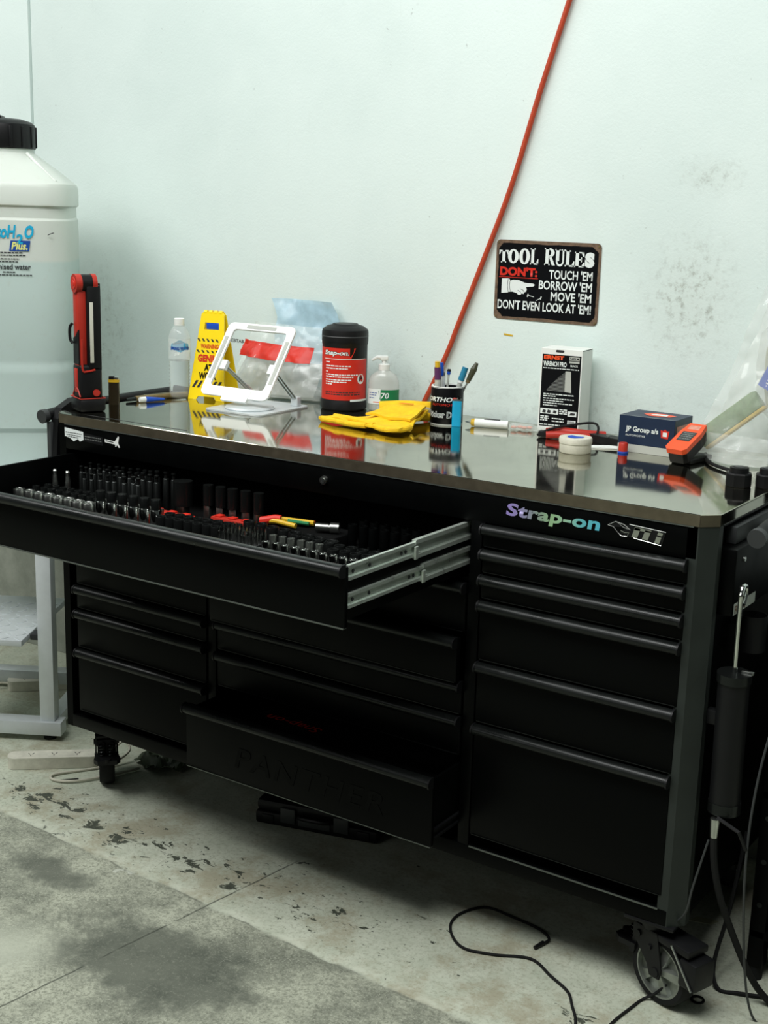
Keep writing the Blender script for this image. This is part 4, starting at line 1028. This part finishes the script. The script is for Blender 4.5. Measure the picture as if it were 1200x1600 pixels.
up2('scriber', 'thin pen with blue and black top in the mug', 'pen', (-.006, .0), (.002, .004), [('barrel', 0, .122, .003, .003, 'greyc'), ('clip', .122, .130, .0046, .0046, 'blue'), ('cap', .130, .136, .0055, .004, 'bplastic')])
up2('teal_marker', 'teal-capped marker leaning to the right in the mug', 'marker', (.0, .0), (.040, .004), [('barrel', 0, .105, .006, .006, 'greyc'), ('neck', .105, .112, .0075, .0075, 'white'), ('cap', .112, .148, .0085, .008, 'teal')])
up2('screwdriver', 'small screwdriver with dark olive handle leaning out of the mug', 'screwdriver', (.006, .0), (.062, .006), [('shaft', 0, .110, .0025, .0025, 'satin'), ('ferrule', .110, .118, .005, .0065, 'brass'), ('handle', .118, .150, .0065, .0088, 'khaki'), ('handle_end', .150, .168, .0088, .0045, 'khaki')])
# -- cyan lighter
lg = thing('lighter', 'bright cyan disposable lighter standing in front of the mug', 'lighter', (.906, .556, H), math.radians(34))
MB().prism(rrect(.0245, .0125, .006, 6), .066, (0, 0, 0)).obj('body', 'cyan', lg, 40)
MB().box(-.010, -.005, .066, .011, .005, .072, .001).obj('metal_hood', 'satin', lg)
MB().cyl((.005, -.005, .0745), (.005, .005, .0745), .004, n=14).obj('wheel', 'impact', lg)
MB().box(-.011, -.0045, .0665, -.001, .0045, .0735, .0015).obj('button', 'red', lg)
# -- glue pen and packet
sy = thing('glue_pen', 'white tube pen with yellow collar and metal tip lying beside the lighter', 'glue pen', (.937, .588, H), math.radians(17))
MB().cyl((-.020, 0, .0105), (-.004, 0, .0105), .001, .0045, 12).obj('tip', 'satin', sy)
MB().cyl((-.004, 0, .0105), (.006, 0, .0105), .0090, .0104, 18).obj('collar', 'yband', sy)
MB().cyl((.006, 0, .0105), (.094, 0, .0105), .0104, .0104, 20).obj('barrel', 'white', sy)
MB().box(.030, -.004, .0195, .072, .004, .0222, .001).obj('clip', 'gplastic', sy)
pk = thing('blister_packet', 'small clear packet with salmon pieces next to the wrench box', 'packet', (1.030, .618, H), math.radians(14))
MB().box(0, -.016, .0005, .065, .016, .016, .006, 2).obj('film', 'film2', pk)
for i, (x, y) in enumerate(((.012, -.006), (.026, .004), (.040, -.004), (.052, .004))): MB().ball((x, y, .007), .0085, .006, .004, 10).obj('filling', 'pink', pk)
MB().prism([(.060, -.010), (.088, -.014), (.092, .006), (.064, .010)], .010, (0, 0, .001)).obj('folded_end', 'film2', pk, 0)
# -- wrench set box
wx = thing('wrench_box', 'upright white and black carton for a wrench set', 'carton', (1.094, .648, H), math.radians(7))
WW, WDp, WH = .110, .078, .213
MB().box(0, 0, 0, WW, WDp, WH, .0008, 1).obj('carton', 'card', wx, 0)
cf = lambda x, z, e=.0006: plane_fn((x, 0, z), (1, 0, 0), (0, 0, 1), e)
bp_ = flat('printed_panel', [(.004, .014), (WW-.003, .014), (WW-.003, WH-.015), (.004, WH-.015)], cf(0, 0, .0005), 'paperb', wx)
text('lettering', 'ERNST', cf(.008, .185, .001), .054, .0105, 'orange', bp_, bold=.06)
text('lettering', 'WRENCH PRO', cf(.0075, .168, .001), .062, .0125, 'whitep', bp_, bold=.03)
flat('code_block', [(.076, .186), (.103, .186), (.103, .195), (.076, .195)], cf(0, 0, .0009), 'greyc', bp_); text('lettering', '5401M', cf(.078, .1875, .0013), .023, .006, 'paperb', bp_, bold=.02)
flat('code_block', [(.076, .179), (.103, .179), (.103, .184), (.076, .184)], cf(0, 0, .0009), 'greyc', bp_)
text('lettering', 'BLACK', cf(.080, .170, .001), .020, .005, 'whitep', bp_, bold=.02)
scribble('small_print', [(.007, .103, .162)], cf(0, 0, .001), 'whitep', bp_, .0022)
for i in range(16):
    z = .106+i*.0032; x0 = .020+i*.0022+ (i*i)*.00006; MB().prism([(x0, z), (.083, z-.001), (.083, z+.0009), (x0, z+.0018)], .0003, (0, -.0006, 0), (1, 0, 0), (0, 0, 1)).obj('wrench_print', 'silverink', bp_, 0)
flat('rack_print', [(.068, .106), (.086, .104), (.082, .158), (.068, .158)], cf(0, 0, .0016), 'greyc', bp_)
scribble('small_print', [(.012, .094, .096), (.012, .045, .091), (.012, .096, .085), (.012, .066, .079), (.012, .09, .073), (.012, .05, .067)], cf(0, 0, .001), 'whitep', bp_, .0024)
flat('picture_strip', [(.006, .046), (.054, .046), (.054, .060), (.006, .060)], cf(0, 0, .0009), 'whitep', bp_)
for x in (.011, .024, .040): flat('picture', [(x, .049), (x+.009, .048), (x+.010, .055), (x+.002, .057)], cf(0, 0, .0013), 'ink', bp_)
flat('picture_strip', [(.080, .044), (.103, .044), (.103, .057), (.080, .057)], cf(0, 0, .0009), 'whitep', bp_); flat('picture', [(.084, .047), (.098, .048), (.100, .053), (.088, .054)], cf(0, 0, .0013), 'ink', bp_)
scribble('small_print', [(.057, .078, .058), (.057, .078, .053), (.057, .078, .048), (.007, .03, .038), (.007, .03, .033), (.007, .028, .028), (.038, .070, .034), (.038, .070, .027), (.006, .06, .017)], cf(0, 0, .001), 'whitep', bp_, .0028)
flat('barcode', [(.080, .022), (.102, .022), (.102, .034), (.080, .034)], cf(0, 0, .0009), 'whitep', bp_)
for i in range(9): flat('barcode_line', [(.083+i*.0018, .025), (.0838+i*.0018, .025), (.0838+i*.0018, .032), (.083+i*.0018, .032)], cf(0, 0, .0013), 'ink', bp_)
MB().prism(rrect(.022, .006, .0028, 4, .050, WH-.006), .0005, (0, 0, 0), (1, 0, 0), (0, 0, 1)).obj('hang_slot', 'ink', wx, 0)
MB().box(WW-.0001, .002, WH-.003, WW+.0004, WDp-.004, WH-.0015).obj('flap_edge', 'ink', wx, 0)
# -- red-handled pliers, cord and black tool behind the tin
rp = thing('red_handled_tool', 'glossy red tool handle lying in front of the wrench box', 'hand tool', (1.158, .575, H), math.radians(12))
MB().tube(smooth_path([(0, 0, .012), (.03, .012, .016), (.065, .010, .015), (.10, .022, .012), (.14, .04, .010)], 5), .011, 12).obj('grip', 'red', rp)
MB().tube(smooth_path([(.005, -.022, .009), (.04, -.012, .011), (.08, -.008, .010), (.12, .01, .008)], 5), .009, 12).obj('grip', 'red', rp)
MB().box(-.018, -.014, .001, .012, .006, .016, .003).obj('jaw', 'bplastic', rp)
tag(MB().tube(smooth_path([(1.14, .560, H+.005), (1.175, .572, H+.024), (1.215, .60, H+.034), (1.255, .63, H+.040), (1.275, .625, H+.032), (1.285, .60, H+.008), (1.32, .585, H+.006), (1.36, .575, H+.006)], 6), .003, 8).obj('black_lead', 'rubber'), 'thin black lead looping over the red tool handle', 'cord')
bk = thing('black_hand_tool', 'flat black hand tool lying between the tin and the navy box', 'hand tool', (1.262, .600, H), math.radians(0))
MB().prism([(0, 0), (.04, -.020), (.105, -.030), (.120, -.010), (.06, .018), (.01, .02)], .018, (0, 0, 0)).obj('body', 'bplastic', bk, 0)
MB().cyl((.055, -.006, .018), (.055, -.006, .0195), .005, n=12).obj('rivet', 'satin', bk)
MB().prism([(.06, .018), (.065, .022), (.135, -.004), (.130, -.010)], .012, (0, 0, .006)).obj('blade', 'satin', bk, 0)
tag(MB().prism([(1.30, .500), (1.355, .530), (1.385, .545), (1.375, .565), (1.335, .560), (1.285, .520)], .003, (0, 0, H)).obj('white_card', 'card', smooth=0), 'small white card under the black hand tool', 'card')
# -- tin of paste
tn = thing('white_tin', 'round white lidded tin with blue mark on the worktop', 'tin', (1.306, .437, H), 0)
MB().lathe([(.001, 0), (.036, 0), (.0375, .002), (.0375, .022), (.001, .022)], 44).obj('tin_base', 'offw', tn, 40)
tlid = MB().lathe([(.001, .022), (.0387, .022), (.0390, .023), (.0390, .033), (.0375, .036), (.034, .0365), (.033, .0355), (.001, .0355)], 44).obj('tin_lid', 'offw', tn, 40)
flat('blue_mark', [(-.012, -.018), (.006, -.022), (.020, -.004), (.016, .014), (-.002, .010), (-.018, .016), (-.022, .0)], lambda u, v, d=0: Vector((u, v, .0360)), 'blue', tlid)
# -- red cap
rc = thing('bottle_top', 'tiny red screw cap with blue rim in front of the navy box', 'cap', (1.397, .506, H), 0)
MB().lathe([(.001, 0), (.0125, 0), (.0128, .004), (.001, .004)], 24).obj('rim', 'blue', rc)
MB().lathe([(.001, .004), (.0112, .004), (.0108, .022), (.009, .0245), (.001, .0245)], 24).obj('top', 'red', rc)
# -- navy box
jb = thing('navy_carton', 'dark navy cardboard box lettered JP Group next to orange tester', 'carton', (1.372, .530, H), math.radians(0))
JW, JD, JH = .140, .108, .086
MB().box(0, 0, 0, JW, JD, JH, .0008, 1).obj('carton', 'navy', jb, 0)
jf = lambda x, z, e=.0006: plane_fn((x, 0, z), (1, 0, 0), (0, 0, 1), e)
flat('white_band', [(0, 0), (JW, 0), (JW, .0185), (0, .0185)], jf(0, 0, .0006), 'greyc', jb)
text('lettering', 'JP Group a/s', jf(.018, .046, .0009), .082, .016, 'whitep', jb, bold=.02)
text('lettering', 'AUTOMOTIVE', jf(.018, .038, .0009), .050, .0045, 'whitep', jb)
flat('logo', [(.108, .042), (.125, .041), (.128, .060), (.122, .059), (.117, .063), (.112, .059), (.106, .061)], jf(0, 0, .0008), 'redp', jb); flat('logo', [(.112, .046), (.122, .046), (.122, .056), (.112, .056)], jf(0, 0, .0012), 'whitep', jb)
tj = lambda u, v, d=0: Vector((u, v, JH+.0006))
flat('top_band', [(0, 0), (JW, 0), (JW, .0015), (0, .0015)], tj, 'greyc', jb)
flat('logo', [(.040, .050), (.062, .028), (.110, .036), (.118, .064), (.080, .078), (.050, .072)], tj, 'orange', jb); flat('logo', [(.058, .050), (.068, .040), (.100, .044), (.098, .062), (.068, .064)], lambda u, v, d=0: Vector((u, v, JH+.001)), 'whitep', jb)
flat('side_label', [(.012, .03), (.085, .03), (.085, .07), (.012, .07)], lambda u, v, d=0: Vector((JW+.0006, u, v)), 'pink', jb)
# -- orange tester
ot = thing('battery_tester', 'orange and black handheld battery tester leaning on the navy box', 'tester', (1.560, .522, H), math.radians(-8))
ot.scale = (.74, .74, .76)
tilt = Matrix.Translation((0, -.01, .0)) @ Matrix.Rotation(math.radians(24), 4, 'X')
out_b = [(-.036, -.060), (-.026, -.072), (.026, -.072), (.036, -.060), (.036, .030), (.028, .080), (-.028, .080), (-.036, .030)]
MB(tilt).prism([(a*.92, b*.94) for a, b in out_b], .034, (0, 0, .034)).obj('base_shell', 'bplastic', ot, 0)
MB(tilt).prism(out_b, .016, (0, 0, .068)).obj('cover', 'orange', ot, 0)
MB(tilt).prism([(-.022, -.020), (.022, -.020), (.024, .030), (-.024, .030)], .0012, (0, 0, .084)).obj('display', 'gplastic', ot, 0)
scribble('display_print', [(-.018, .018, .020), (-.018, .018, .010), (-.018, .018, .0), (-.018, .018, -.012)], lambda u, v, d=0: tilt @ Vector((u, v, .0856)), 'silverink', ot, .0035)
MB(tilt).prism([(-.020, .045), (.020, .045), (.018, .068), (-.018, .068)], .0008, (0, 0, .084)).obj('name_label', 'pink', ot, 0)
MB().box(-.034, -.062, .0, .034, .072, .016, .004).obj('foot', 'bplastic', ot)
# -- hanging clear bag at the right end
hb = thing('clear_bag', 'clear plastic bag hanging at the right end of the worktop', 'plastic bag', (1.66, .60, H))
def hbag(y0, sgn, bulge):
    def f(u, v):
        left = -.135+.155*v**.8; right = .20+.02*v
        x = left+(right-left)*u
        y = y0+sgn*bulge*math.sin(PI*u)*(1-v)**1.3
        return Vector((x, y, .004+.40*v)), Vector((0, -1, 0))
    return f
for nm, a, k in (('film_front', hbag(-.03, -1, .05), 2.7), ('film_back', hbag(.035, 1, .02), 6.4)):
    fv = film_sheet(a, 40, 44, .020, 8, k); me = bpy.data.meshes.new(nm); me.from_pydata(fv[0], [], fv[1]); me.shade_smooth(); link(nm, me, 'film', hb)
fv = film_sheet(sub(hbag(-.03, -1, .05), 0, .62, 0, .16, -.004), 24, 10, .024, 10, 2.7); me = bpy.data.meshes.new('gathered_hem'); me.from_pydata(fv[0], [], fv[1]); me.shade_smooth(); link('gathered_hem', me, 'film2', hb)
gp = thing('scouring_sponge', 'long green and yellow sponge pad slanting inside the clear bag', 'sponge', (1.565, .600, H+.03), 0)
xf = Matrix.Rotation(math.radians(-41), 4, 'Y')
MB(xf).box(-.005, -.016, -.006, .165, .016, .036, .004).obj('pad', 'pad', gp); MB(xf).box(-.002, -.0165, -.014, .168, .0165, -.006, .002).obj('foam', 'foam', gp)
wr = thing('wrapped_bundle', 'white plastic-wrapped bundle with blue card inside the clear bag', 'bundle', (1.712, .615, H+.105), 0)
MB().loft([ell(0, .012, .010), ell(.02, .034, .022), ell(.06, .045, .026), ell(.12, .05, .028), ell(.19, .045, .024), ell(.22, .02, .012)]).obj('wrapping', 'film2', wr, 60)
MB().loft([ell(.03, .020, .014), ell(.08, .030, .018), ell(.15, .030, .018), ell(.2, .02, .012)]).obj('filling', 'tan', wr, 60)
MB(Matrix.Rotation(math.radians(24), 4, 'Y')).box(-.060, -.036, .058, .03, -.034, .118).obj('blue_card', 'blue', wr, 0)
scribble('print', [(-.045, -.01, .070), (-.045, -.005, .077), (-.045, -.012, .084)], lambda u, v, d=0: Matrix.Rotation(math.radians(24), 4, 'Y') @ Vector((u, -.0366, v)), 'whitep', wr, .003)
# -- black octagonal plugs
for i, (x, y, lab) in enumerate(((1.745, .318, 'black octagonal plug cap under the clear bag, nearer the worktop middle'), (1.800, .345, 'black octagonal plug cap at the right edge of the worktop'))):
    pc = thing('plug_cap', lab, 'plug', (x, y, H), math.radians(22), 'black plug caps')
    oc = lambda r, z: [(r*math.cos(PI/4*k+PI/8), r*math.sin(PI/4*k+PI/8), z) for k in range(8)]
    MB().loft([oc(.0265, .0), oc(.028, .002), oc(.028, .026), oc(.0265, .029)]).obj('nut', 'bplastic', pc, 0)
    MB().cyl((0, 0, .029), (0, 0, .040), .0205, .0195, 28).obj('collar', 'bplastic', pc)
    MB().cyl((0, 0, .040), (0, 0, .0415), .013, n=20).obj('socket_face', 'gplastic', pc)
tag(MB().tube(smooth_path([(1.565, .600, H+.006), (1.60, .52, H+.005), (1.64, .475, H+.005), (1.70, .43, H+.005), (1.735, .37, H+.006)], 6), .0042, 8).obj('tester_lead', 'rubber'), 'black lead running from the orange tester along the worktop', 'cord')

# ================================================================ SOCKETS IN THE OPEN DRAWER
ZF = .8525
def socket_mesh(nm, r, h, drive=None, two=None, n=18):
    """a wall-drive socket: hollow top, square drive base"""
    m = MB(); w_ = r*.74
    m.lathe([(r*.86, 0), (r*.9, h*.06), (r*.9, h*.30), (r*.98, h*.36), (r, h*.42), (r, h*.97), (r*.96, h), (w_, h), (w_*.92, h*.97), (w_*.88, h*.55), (.0005, h*.55)], n)
    return m.mesh(nm, 40)
def long_bit_mesh(nm, r, h):
    return MB().lathe([(r, 0), (r, h*.80), (r*.8, h*.82), (r*.55, h*.83), (r*.55, h*.94), (r*.8, h*.95), (r*.8, h*.99), (r*.6, h)], 12).mesh(nm, 40)
def place(name, me, mat, x, y, label, cat, group, rot=None, z=None):
    o = bpy.data.objects.new(name, me); col.objects.link(o)
    if not me.materials: me.materials.append(MT[mat])
    o.location = (x, y, ZF if z is None else z); o.rotation_euler = (0, 0, random.uniform(0, 6)) if rot is None else rot
    return tag(o, label, cat, group)
ORD = ['first', 'second', 'third', 'fourth', 'fifth', 'sixth', 'seventh', 'eighth', 'ninth', 'tenth', 'eleventh', 'twelfth', 'thirteenth', 'fourteenth', 'fifteenth', 'sixteenth']
lb_ = [long_bit_mesh('long_bit_socket', .0062+.0006*k, .085+.004*k) for k in range(4)]
for row, (y0, n0, x0, x1) in enumerate(((.01, 13, .13, .42), (-.035, 12, .14, .41), (-.085, 8, .21, .40))):
    for i in range(n0):
        k = min(3, i*4//n0); t = i/(n0-1)
        place('long_bit_socket', lb_[k], 'impact', x0+(x1-x0)*t+random.uniform(-.003, .003), y0+random.uniform(-.004, .004), '%s from left in the %s row of tall thin black bit sockets' % (ORD[i], ('rear', 'middle', 'front')[row]), 'socket', 'long black bit sockets')
ch_l = MB().lathe([(.008, 0), (.008, .018), (.0055, .022), (.0075, .05), (.0055, .072), (.0045, .076), (.006, .084), (.004, .087)], 14).mesh('chrome_adaptor', 40)
for i, (x, y) in enumerate(((.135, -.115), (.175, -.110))): place('chrome_adaptor', ch_l, 'satin', x, y, ['leftmost slim chrome adaptor standing by the drawer left side', 'slim chrome adaptor just right of the leftmost one'][i], 'socket', 'chrome adaptors')
def row(name, meshes, mat, n, x0, dx, y0, dy, lab, group, jit=.002):
    for i in range(n): place(name, meshes[i*len(meshes)//n], mat, x0+dx*i, y0+dy*i+(jit if i % 2 else 0), '%s from left in the row of %s' % (ORD[i], lab), 'socket', group)
row('large_chrome_socket', [socket_mesh('large_chrome_socket', .0150+.0012*k, .047) for k in range(3)], 'satin', 8, .105, .0345, -.205, 0, 'wide chrome sockets, front left', 'wide chrome sockets, front left')
sm = [socket_mesh('black_socket', .009+.0012*k, .050) for k in range(3)]
for j in range(2): row('black_socket', sm, 'impact', 11, .12+.008*j, .0275, -.165+.032*j, 0, 'small black sockets %s the wide chrome ones' % ('right behind', 'two rows behind')[j] if j == 0 else 'small black sockets, second row', 'small black sockets, left')
tb = MB().lathe([(.0125, 0), (.0135, .02), (.0135, .056), (.0125, .058), (.0005, .058)], 18).mesh('drive_base', 40)
tt = MB().lathe([(.0115, .058), (.0115, .080), (.0105, .082), (.0005, .082)], 16).mesh('black_tip', 40)
for i in range(6):
    t = thing('bit_socket', '%s from left of chrome based bit sockets with black tips' % ORD[i], 'socket', (.385+.033*i, -.200+.003*i, ZF), .4*i, 'chrome bit sockets with black tips')
    link('drive_base', tb, 'chrome', t); link('black_tip', tt, 'impact', t)
med = [socket_mesh('chrome_socket', .0095+.0008*k, .052) for k in range(3)]
row('chrome_socket', med, 'satin', 6, .37, .033, -.160, 0, 'medium chrome sockets behind the black-tipped ones', 'medium chrome sockets')
# red rails with large impact bit sockets behind
for (x0, x1, y, lab) in ((.47, .60, -.115, 'short red socket rail at the left of the drawer middle'), (.625, .745, -.070, 'red socket rail under the row of tall black bit sockets')):
    rr_ = thing('socket_rail', lab, 'socket rail', (x0, y, ZF))
    MB().box(0, -.012, 0, x1-x0, .012, .036, .003).obj('bar', 'red', rr_)
    for k in range(3): MB().box((x1-x0)*(k+.5)/3-.009, -.009, .036, (x1-x0)*(k+.5)/3+.009, .009, .040, .001).obj('clip', 'redp', rr_)
big = thing('impact_bit', 'very large black impact bit socket behind the short red rail', 'socket', (.505, -.045, ZF))
MB().cyl((0, 0, .038), (0, 0, .098), .024, n=24).obj('sleeve', 'impact', big); MB().box(-.012, -.012, 0, .012, .012, .040, .002).obj('square_drive', 'satin', big)
ib_s = MB().cyl((0, 0, .046), (0, 0, .096), .0125, n=18).mesh('sleeve', 40); ib_d = MB().box(-.0085, -.0085, 0, .0085, .0085, .047, .001).mesh('square_drive', 40)
for i, x in enumerate((.575, .612, .648, .686, .724)):
    t = thing('impact_bit', '%s from left of black bit sockets with bright square drives' % ORD[i], 'socket', (x, -.032+.002*i, ZF), .3*i, 'black impact bits with square drives')
    link('sleeve', ib_s, 'impact', t); link('square_drive', ib_d, 'satin', t)
im = [socket_mesh('impact_socket', .0125+.0012*k, .050) for k in range(4)]
row('impact_socket', [im[2], im[3]], 'impact', 8, .765, .036, -.105, -.004, 'large black impact sockets in front of the pliers', 'black impact sockets, middle row')
row('impact_socket', [im[0], im[1]], 'impact', 8, .575, .027, -.165, .002, 'black impact sockets in front of the red rails', 'black impact sockets, rail row')
row('impact_socket', [im[0]], 'impact', 7, .580, .027, -.200, .001, 'black impact sockets nearest the drawer front', 'black impact sockets, front row')
bit = MB().cyl((0, 0, 0), (0, 0, .020), .0032, n=6).cyl((0, 0, .020), (0, 0, .030), .0022, .0014, 6).mesh('screw_bit', 40)
bh = thing('bit_holder', 'black tray of small steel screw bits at the front of the drawer', 'bit tray', (.775, -.235, ZF)); MB().box(0, 0, 0, .105, .062, .034, .003).obj('tray', 'bplastic', bh)
for i in range(10):
    for j in range(4): place('screw_bit', bit, 'chrome', .781+.0103*i, -.228+.0155*j, '%s screw bit from left in %s row of the black tray' % (ORD[i], ('front', 'second', 'third', 'rear')[j]), 'screw bit', 'screw bits in the tray', z=ZF+.0342)
fr = [socket_mesh('bright_socket', .0098+.0009*k, .048) for k in range(4)]
row('bright_socket', fr, 'chrome', 12, .905, .0255, -.218, .0, 'bright chrome sockets along the front right edge', 'bright chrome sockets, front right')
row('bright_socket', [socket_mesh('bright_socket', .0088, .055)], 'satin', 6, .898, .025, -.185, .0, 'slim chrome sockets in the second row', 'chrome sockets, second right row')
row('black_ring_socket', [im[0], im[1]], 'impact', 6, 1.058, .029, -.182, .0, 'black sockets, second row, right end', 'black sockets, right')
row('black_ring_socket', [im[0], im[1]], 'impact', 10, .930, .030, -.148, .0, 'black bright-rimmed sockets, third row', 'black sockets, right')
dk_ = [socket_mesh('dark_socket', .0105, .060), socket_mesh('dark_socket', .0115, .060)]
for j in range(2): row('dark_socket', [dk_[j]], 'black', 9, .985, .0285, -.01+.045*j, 0, 'matt black sockets, %s back row' % ('nearer', 'farther')[j], 'matt black deep sockets, back right')
# pliers and chrome extension on a foam block
tag(MB().box(.765, -.085, ZF, .970, .030, ZF+.034, .004).obj('foam_block', 'liner'), 'black foam block under the pliers in the drawer', 'foam block')
pl = thing('pliers', 'pliers with red, yellow and green handles lying in the drawer', 'pliers', (.800, -.040, ZF+.042), math.radians(14))
MB().tube(smooth_path([(-.03, -.008, 0), (-.01, .0, .006), (.03, .010, .004), (.080, .014, .002)], 5), .006, 10).obj('upper_handle', 'yband', pl)
MB().tube(smooth_path([(-.03, -.010, 0), (-.005, -.014, .004), (.025, -.018, .002), (.05, -.022, 0)], 5), .006, 10).obj('lower_handle', 'yband', pl)
MB().tube(smooth_path([(-.042, -.010, 0), (-.028, -.010, .003), (-.010, -.006, .007), (.005, -.004, .007)], 5), .010, 10).obj('pivot_cover', 'redp', pl)
MB().tube([(.02, .002, .004), (.072, .004, .002)], .0045, 8).obj('inner_stripe', 'green', pl); MB().tube([(.015, .017, .005), (.080, .021, .003)], .003, 8).obj('red_stripe', 'redp', pl)
ex = thing('extension_piece', 'short chrome extension lying beside the coloured pliers', 'extension', (.905, -.040, ZF+.0345), math.radians(24))
MB().cyl((0, 0, .0125), (.030, 0, .0125), .0095, n=20).cyl((.030, 0, .0125), (.034, 0, .0125), .0085, n=20).cyl((.034, 0, .0125), (.054, 0, .0125), .0125, n=20).obj('barrel', 'satin', ex)

# ================================================================ RIGHT SIDE OF THE CABINET
gg = thing('grease_gun', 'black cylindrical grease gun hanging beside the cabinet with steel rod', 'grease gun', (1.866, .052, .43))
MB().cyl((0, 0, .03), (0, -.012, .305), .0305, n=32).obj('barrel', 'bplastic', gg)
MB().cyl((0, -.012, .300), (0, -.0125, .318), .0335, n=32).obj('end_cap', 'impact', gg)
MB().cyl((0, 0, .022), (0, 0, .045), .0325, n=32).obj('head', 'impact', gg)
rod = [(0, -.0125, .315), (.001, -.020, .46), (.002, -.022, .478), (.002, -.012, .492), (.002, .002, .488), (.002, .004, .470), (.002, -.006, .455)]
MB().tube(smooth_path(rod, 6), .0048, 10).obj('plunger_rod', 'chrome', gg)
MB().box(.010, -.004, .316, .034, .004, .322, .001).obj('release_lever', 'satin', gg)
MB().cyl((-.004, -.035, .018), (-.004, -.035, -.022), .010, .0075, 14).obj('coupler', 'satin', gg)
hs = [(-.004, -.035, -.02), (0, -.03, -.08), (.012, -.01, -.16), (.035, .03, -.26), (.06, .06, -.34), (.085, .09, -.40), (.12, .10, -.423), (.20, .12, -.4225)]
MB().tube(smooth_path(hs, 8), .0072, 10).obj('delivery_hose', 'rubber', gg)
MB().box(-.05, -.01, .20, -.02, .01, .23, .002).obj('hanger', 'bplastic', gg)
MB().tube([(0, -.034, .02), (.05, -.05, .01), (.062, -.035, -.03)], .004, 8).obj('pump_lever', 'bplastic', gg)
def wire(name, pts, r, mat, label): return tag(MB().tube(smooth_path(pts, 8), r, 7).obj(name, mat), label, 'cable')
wire('black_cable', [(1.853, .015, .40), (1.835, .0, .30), (1.825, .0, .24), (1.80, .02, .20), (1.775, .03, .186)], .0024, 'gplastic', 'thin grey cable from the grease gun down to the caster')
wire('black_cable', [(1.96, .16, 1.0), (1.955, .10, .78), (1.935, .03, .55), (1.93, .02, .35), (1.94, .05, .12), (1.96, .08, .004), (2.0, .10, .003)], .0026, 'gplastic', 'thin vertical cable hanging at the far right')
wire('black_cable', [(1.84, .30, .30), (1.845, .22, .16), (1.84, .16, .05), (1.86, .14, .006), (1.90, .15, .005), (1.95, .17, .005)], .0045, 'rubber', 'thick black cable curling on the floor behind the right caster')
# black equipment trolley at the frame edge
eq = thing('equipment_trolley', 'dark equipment trolley standing to the right of the cabinet', 'trolley', (1.888, .225, 0))
for x in (0, .36):
    for y in (0, .40): MB().box(x, y, .03, x+.035, y+.035, .80, .003).obj('upright', 'black', eq); MB().cyl((x+.017, y+.017, 0), (x+.017, y+.017, .03), .016, n=14).obj('foot', 'rubber', eq)
for z in (.10, .42, .76): MB().box(.0, .0, z, .395, .435, z+.02, .003).obj('shelf', 'black', eq)
MB().box(.02, .03, .12, .375, .41, .38, .01).obj('power_unit', 'bplastic', eq); MB().box(.03, .03, .44, .36, .40, .70, .01).obj('hose_box', 'bplastic', eq)
for k in range(5): MB().cyl((.018, .0, .18+k*.10), (.018, -.003, .18+k*.10), .006, n=10).obj('bolt', 'impact', eq)

# ================================================================ THINGS ON THE FLOOR
cs = thing('tool_case', 'black moulded plastic tool case on the floor under the cabinet', 'tool case', (.575, .150, 0), math.radians(15))
MB().box(0, 0, .0, .345, .26, .036, .008).obj('lower_shell', 'bplastic', cs); MB().box(.003, .003, .037, .342, .257, .068, .010).obj('upper_shell', 'bplastic', cs)
for x in (.075, .225): MB().box(x, -.006, .016, x+.042, .004, .058, .003).obj('latch', 'gplastic', cs)
MB().box(.125, -.004, .014, .215, .002, .034, .002).obj('name_plate', 'gplastic', cs)
for x in (.02, .29): MB().box(x, -.003, .004, x+.035, .002, .03, .003).obj('rib', 'bplastic', cs)
MB().tube(smooth_path([(.13, -.003, .040), (.14, -.018, .044), (.205, -.018, .044), (.215, -.003, .040)], 4), .006, 8).obj('carry_handle', 'bplastic', cs)
wc = thing('charger_cable', 'thin black charger cable looping on the floor in front of the cabinet', 'cable', (1.47, .08, 0))
def rel(pts, o): return [(x-o[0], y-o[1], z) for x, y, z in pts]
MB().tube(smooth_path(rel([(1.476, .070, .006), (1.478, .100, .005), (1.44, .125, .004), (1.36, .135, .004), (1.294, .136, .004), (1.262, .085, .004), (1.262, .030, .004), (1.295, -.020, .004), (1.344, -.048, .004), (1.41, -.030, .004), (1.483, .004, .004), (1.55, -.03, .004), (1.605, -.06, .004), (1.635, -.10, .004), (1.668, -.15, .004), (1.70, -.24, .004)], (1.47, .08)), 8), .0032, 8).obj('cord', 'rubber', wc)
MB().cyl((.006, -.004, .006), (.0, -.034, .006), .0055, .004, 12).obj('plug', 'bplastic', wc)
wire('black_cable', [(1.79, .02, .05), (1.765, .02, .018), (1.745, .01, .004), (1.738, -.03, .004), (1.728, -.11, .004), (1.73, -.22, .004)], .003, 'rubber', 'short black cable trailing from the right caster wheel')
tag(MB().lathe([(.010, 0), (.0145, 0), (.0155, .002), (.0145, .0035), (.010, .0035)], 24, (1.838, .081, .0002), True).obj('steel_washer', 'impact'), 'dark round washer lying on the floor beside the right caster', 'washer')
tag(MB().prism([(0, 0), (.05, .015), (.06, .04), (.012, .03)], .0015, (1.70, .375, .0003)).obj('paper_scrap', 'tan', smooth=0), 'pale paper scrap on the floor behind the right caster', 'paper')
tag(cloth([(0, 0), (.09, -.02), (.16, .02), (.15, .09), (.06, .10), (.0, .06)], .001, .002, .03, 30, 4.4).obj('green_packet', 'leaf', smooth=30), 'crumpled dark green packet behind the left front caster', 'packet')
bpy.data.objects['green_packet'].location = (.05, .23, 0)
tag(MB(Matrix.Translation((-.012, .005, .0003)) @ Matrix.Rotation(.9, 4, 'Z')).box(0, 0, 0, .05, .018, .002).obj('metal_tab', 'impact', smooth=0), 'small dark metal tab on the floor near the left caster', 'metal tab')
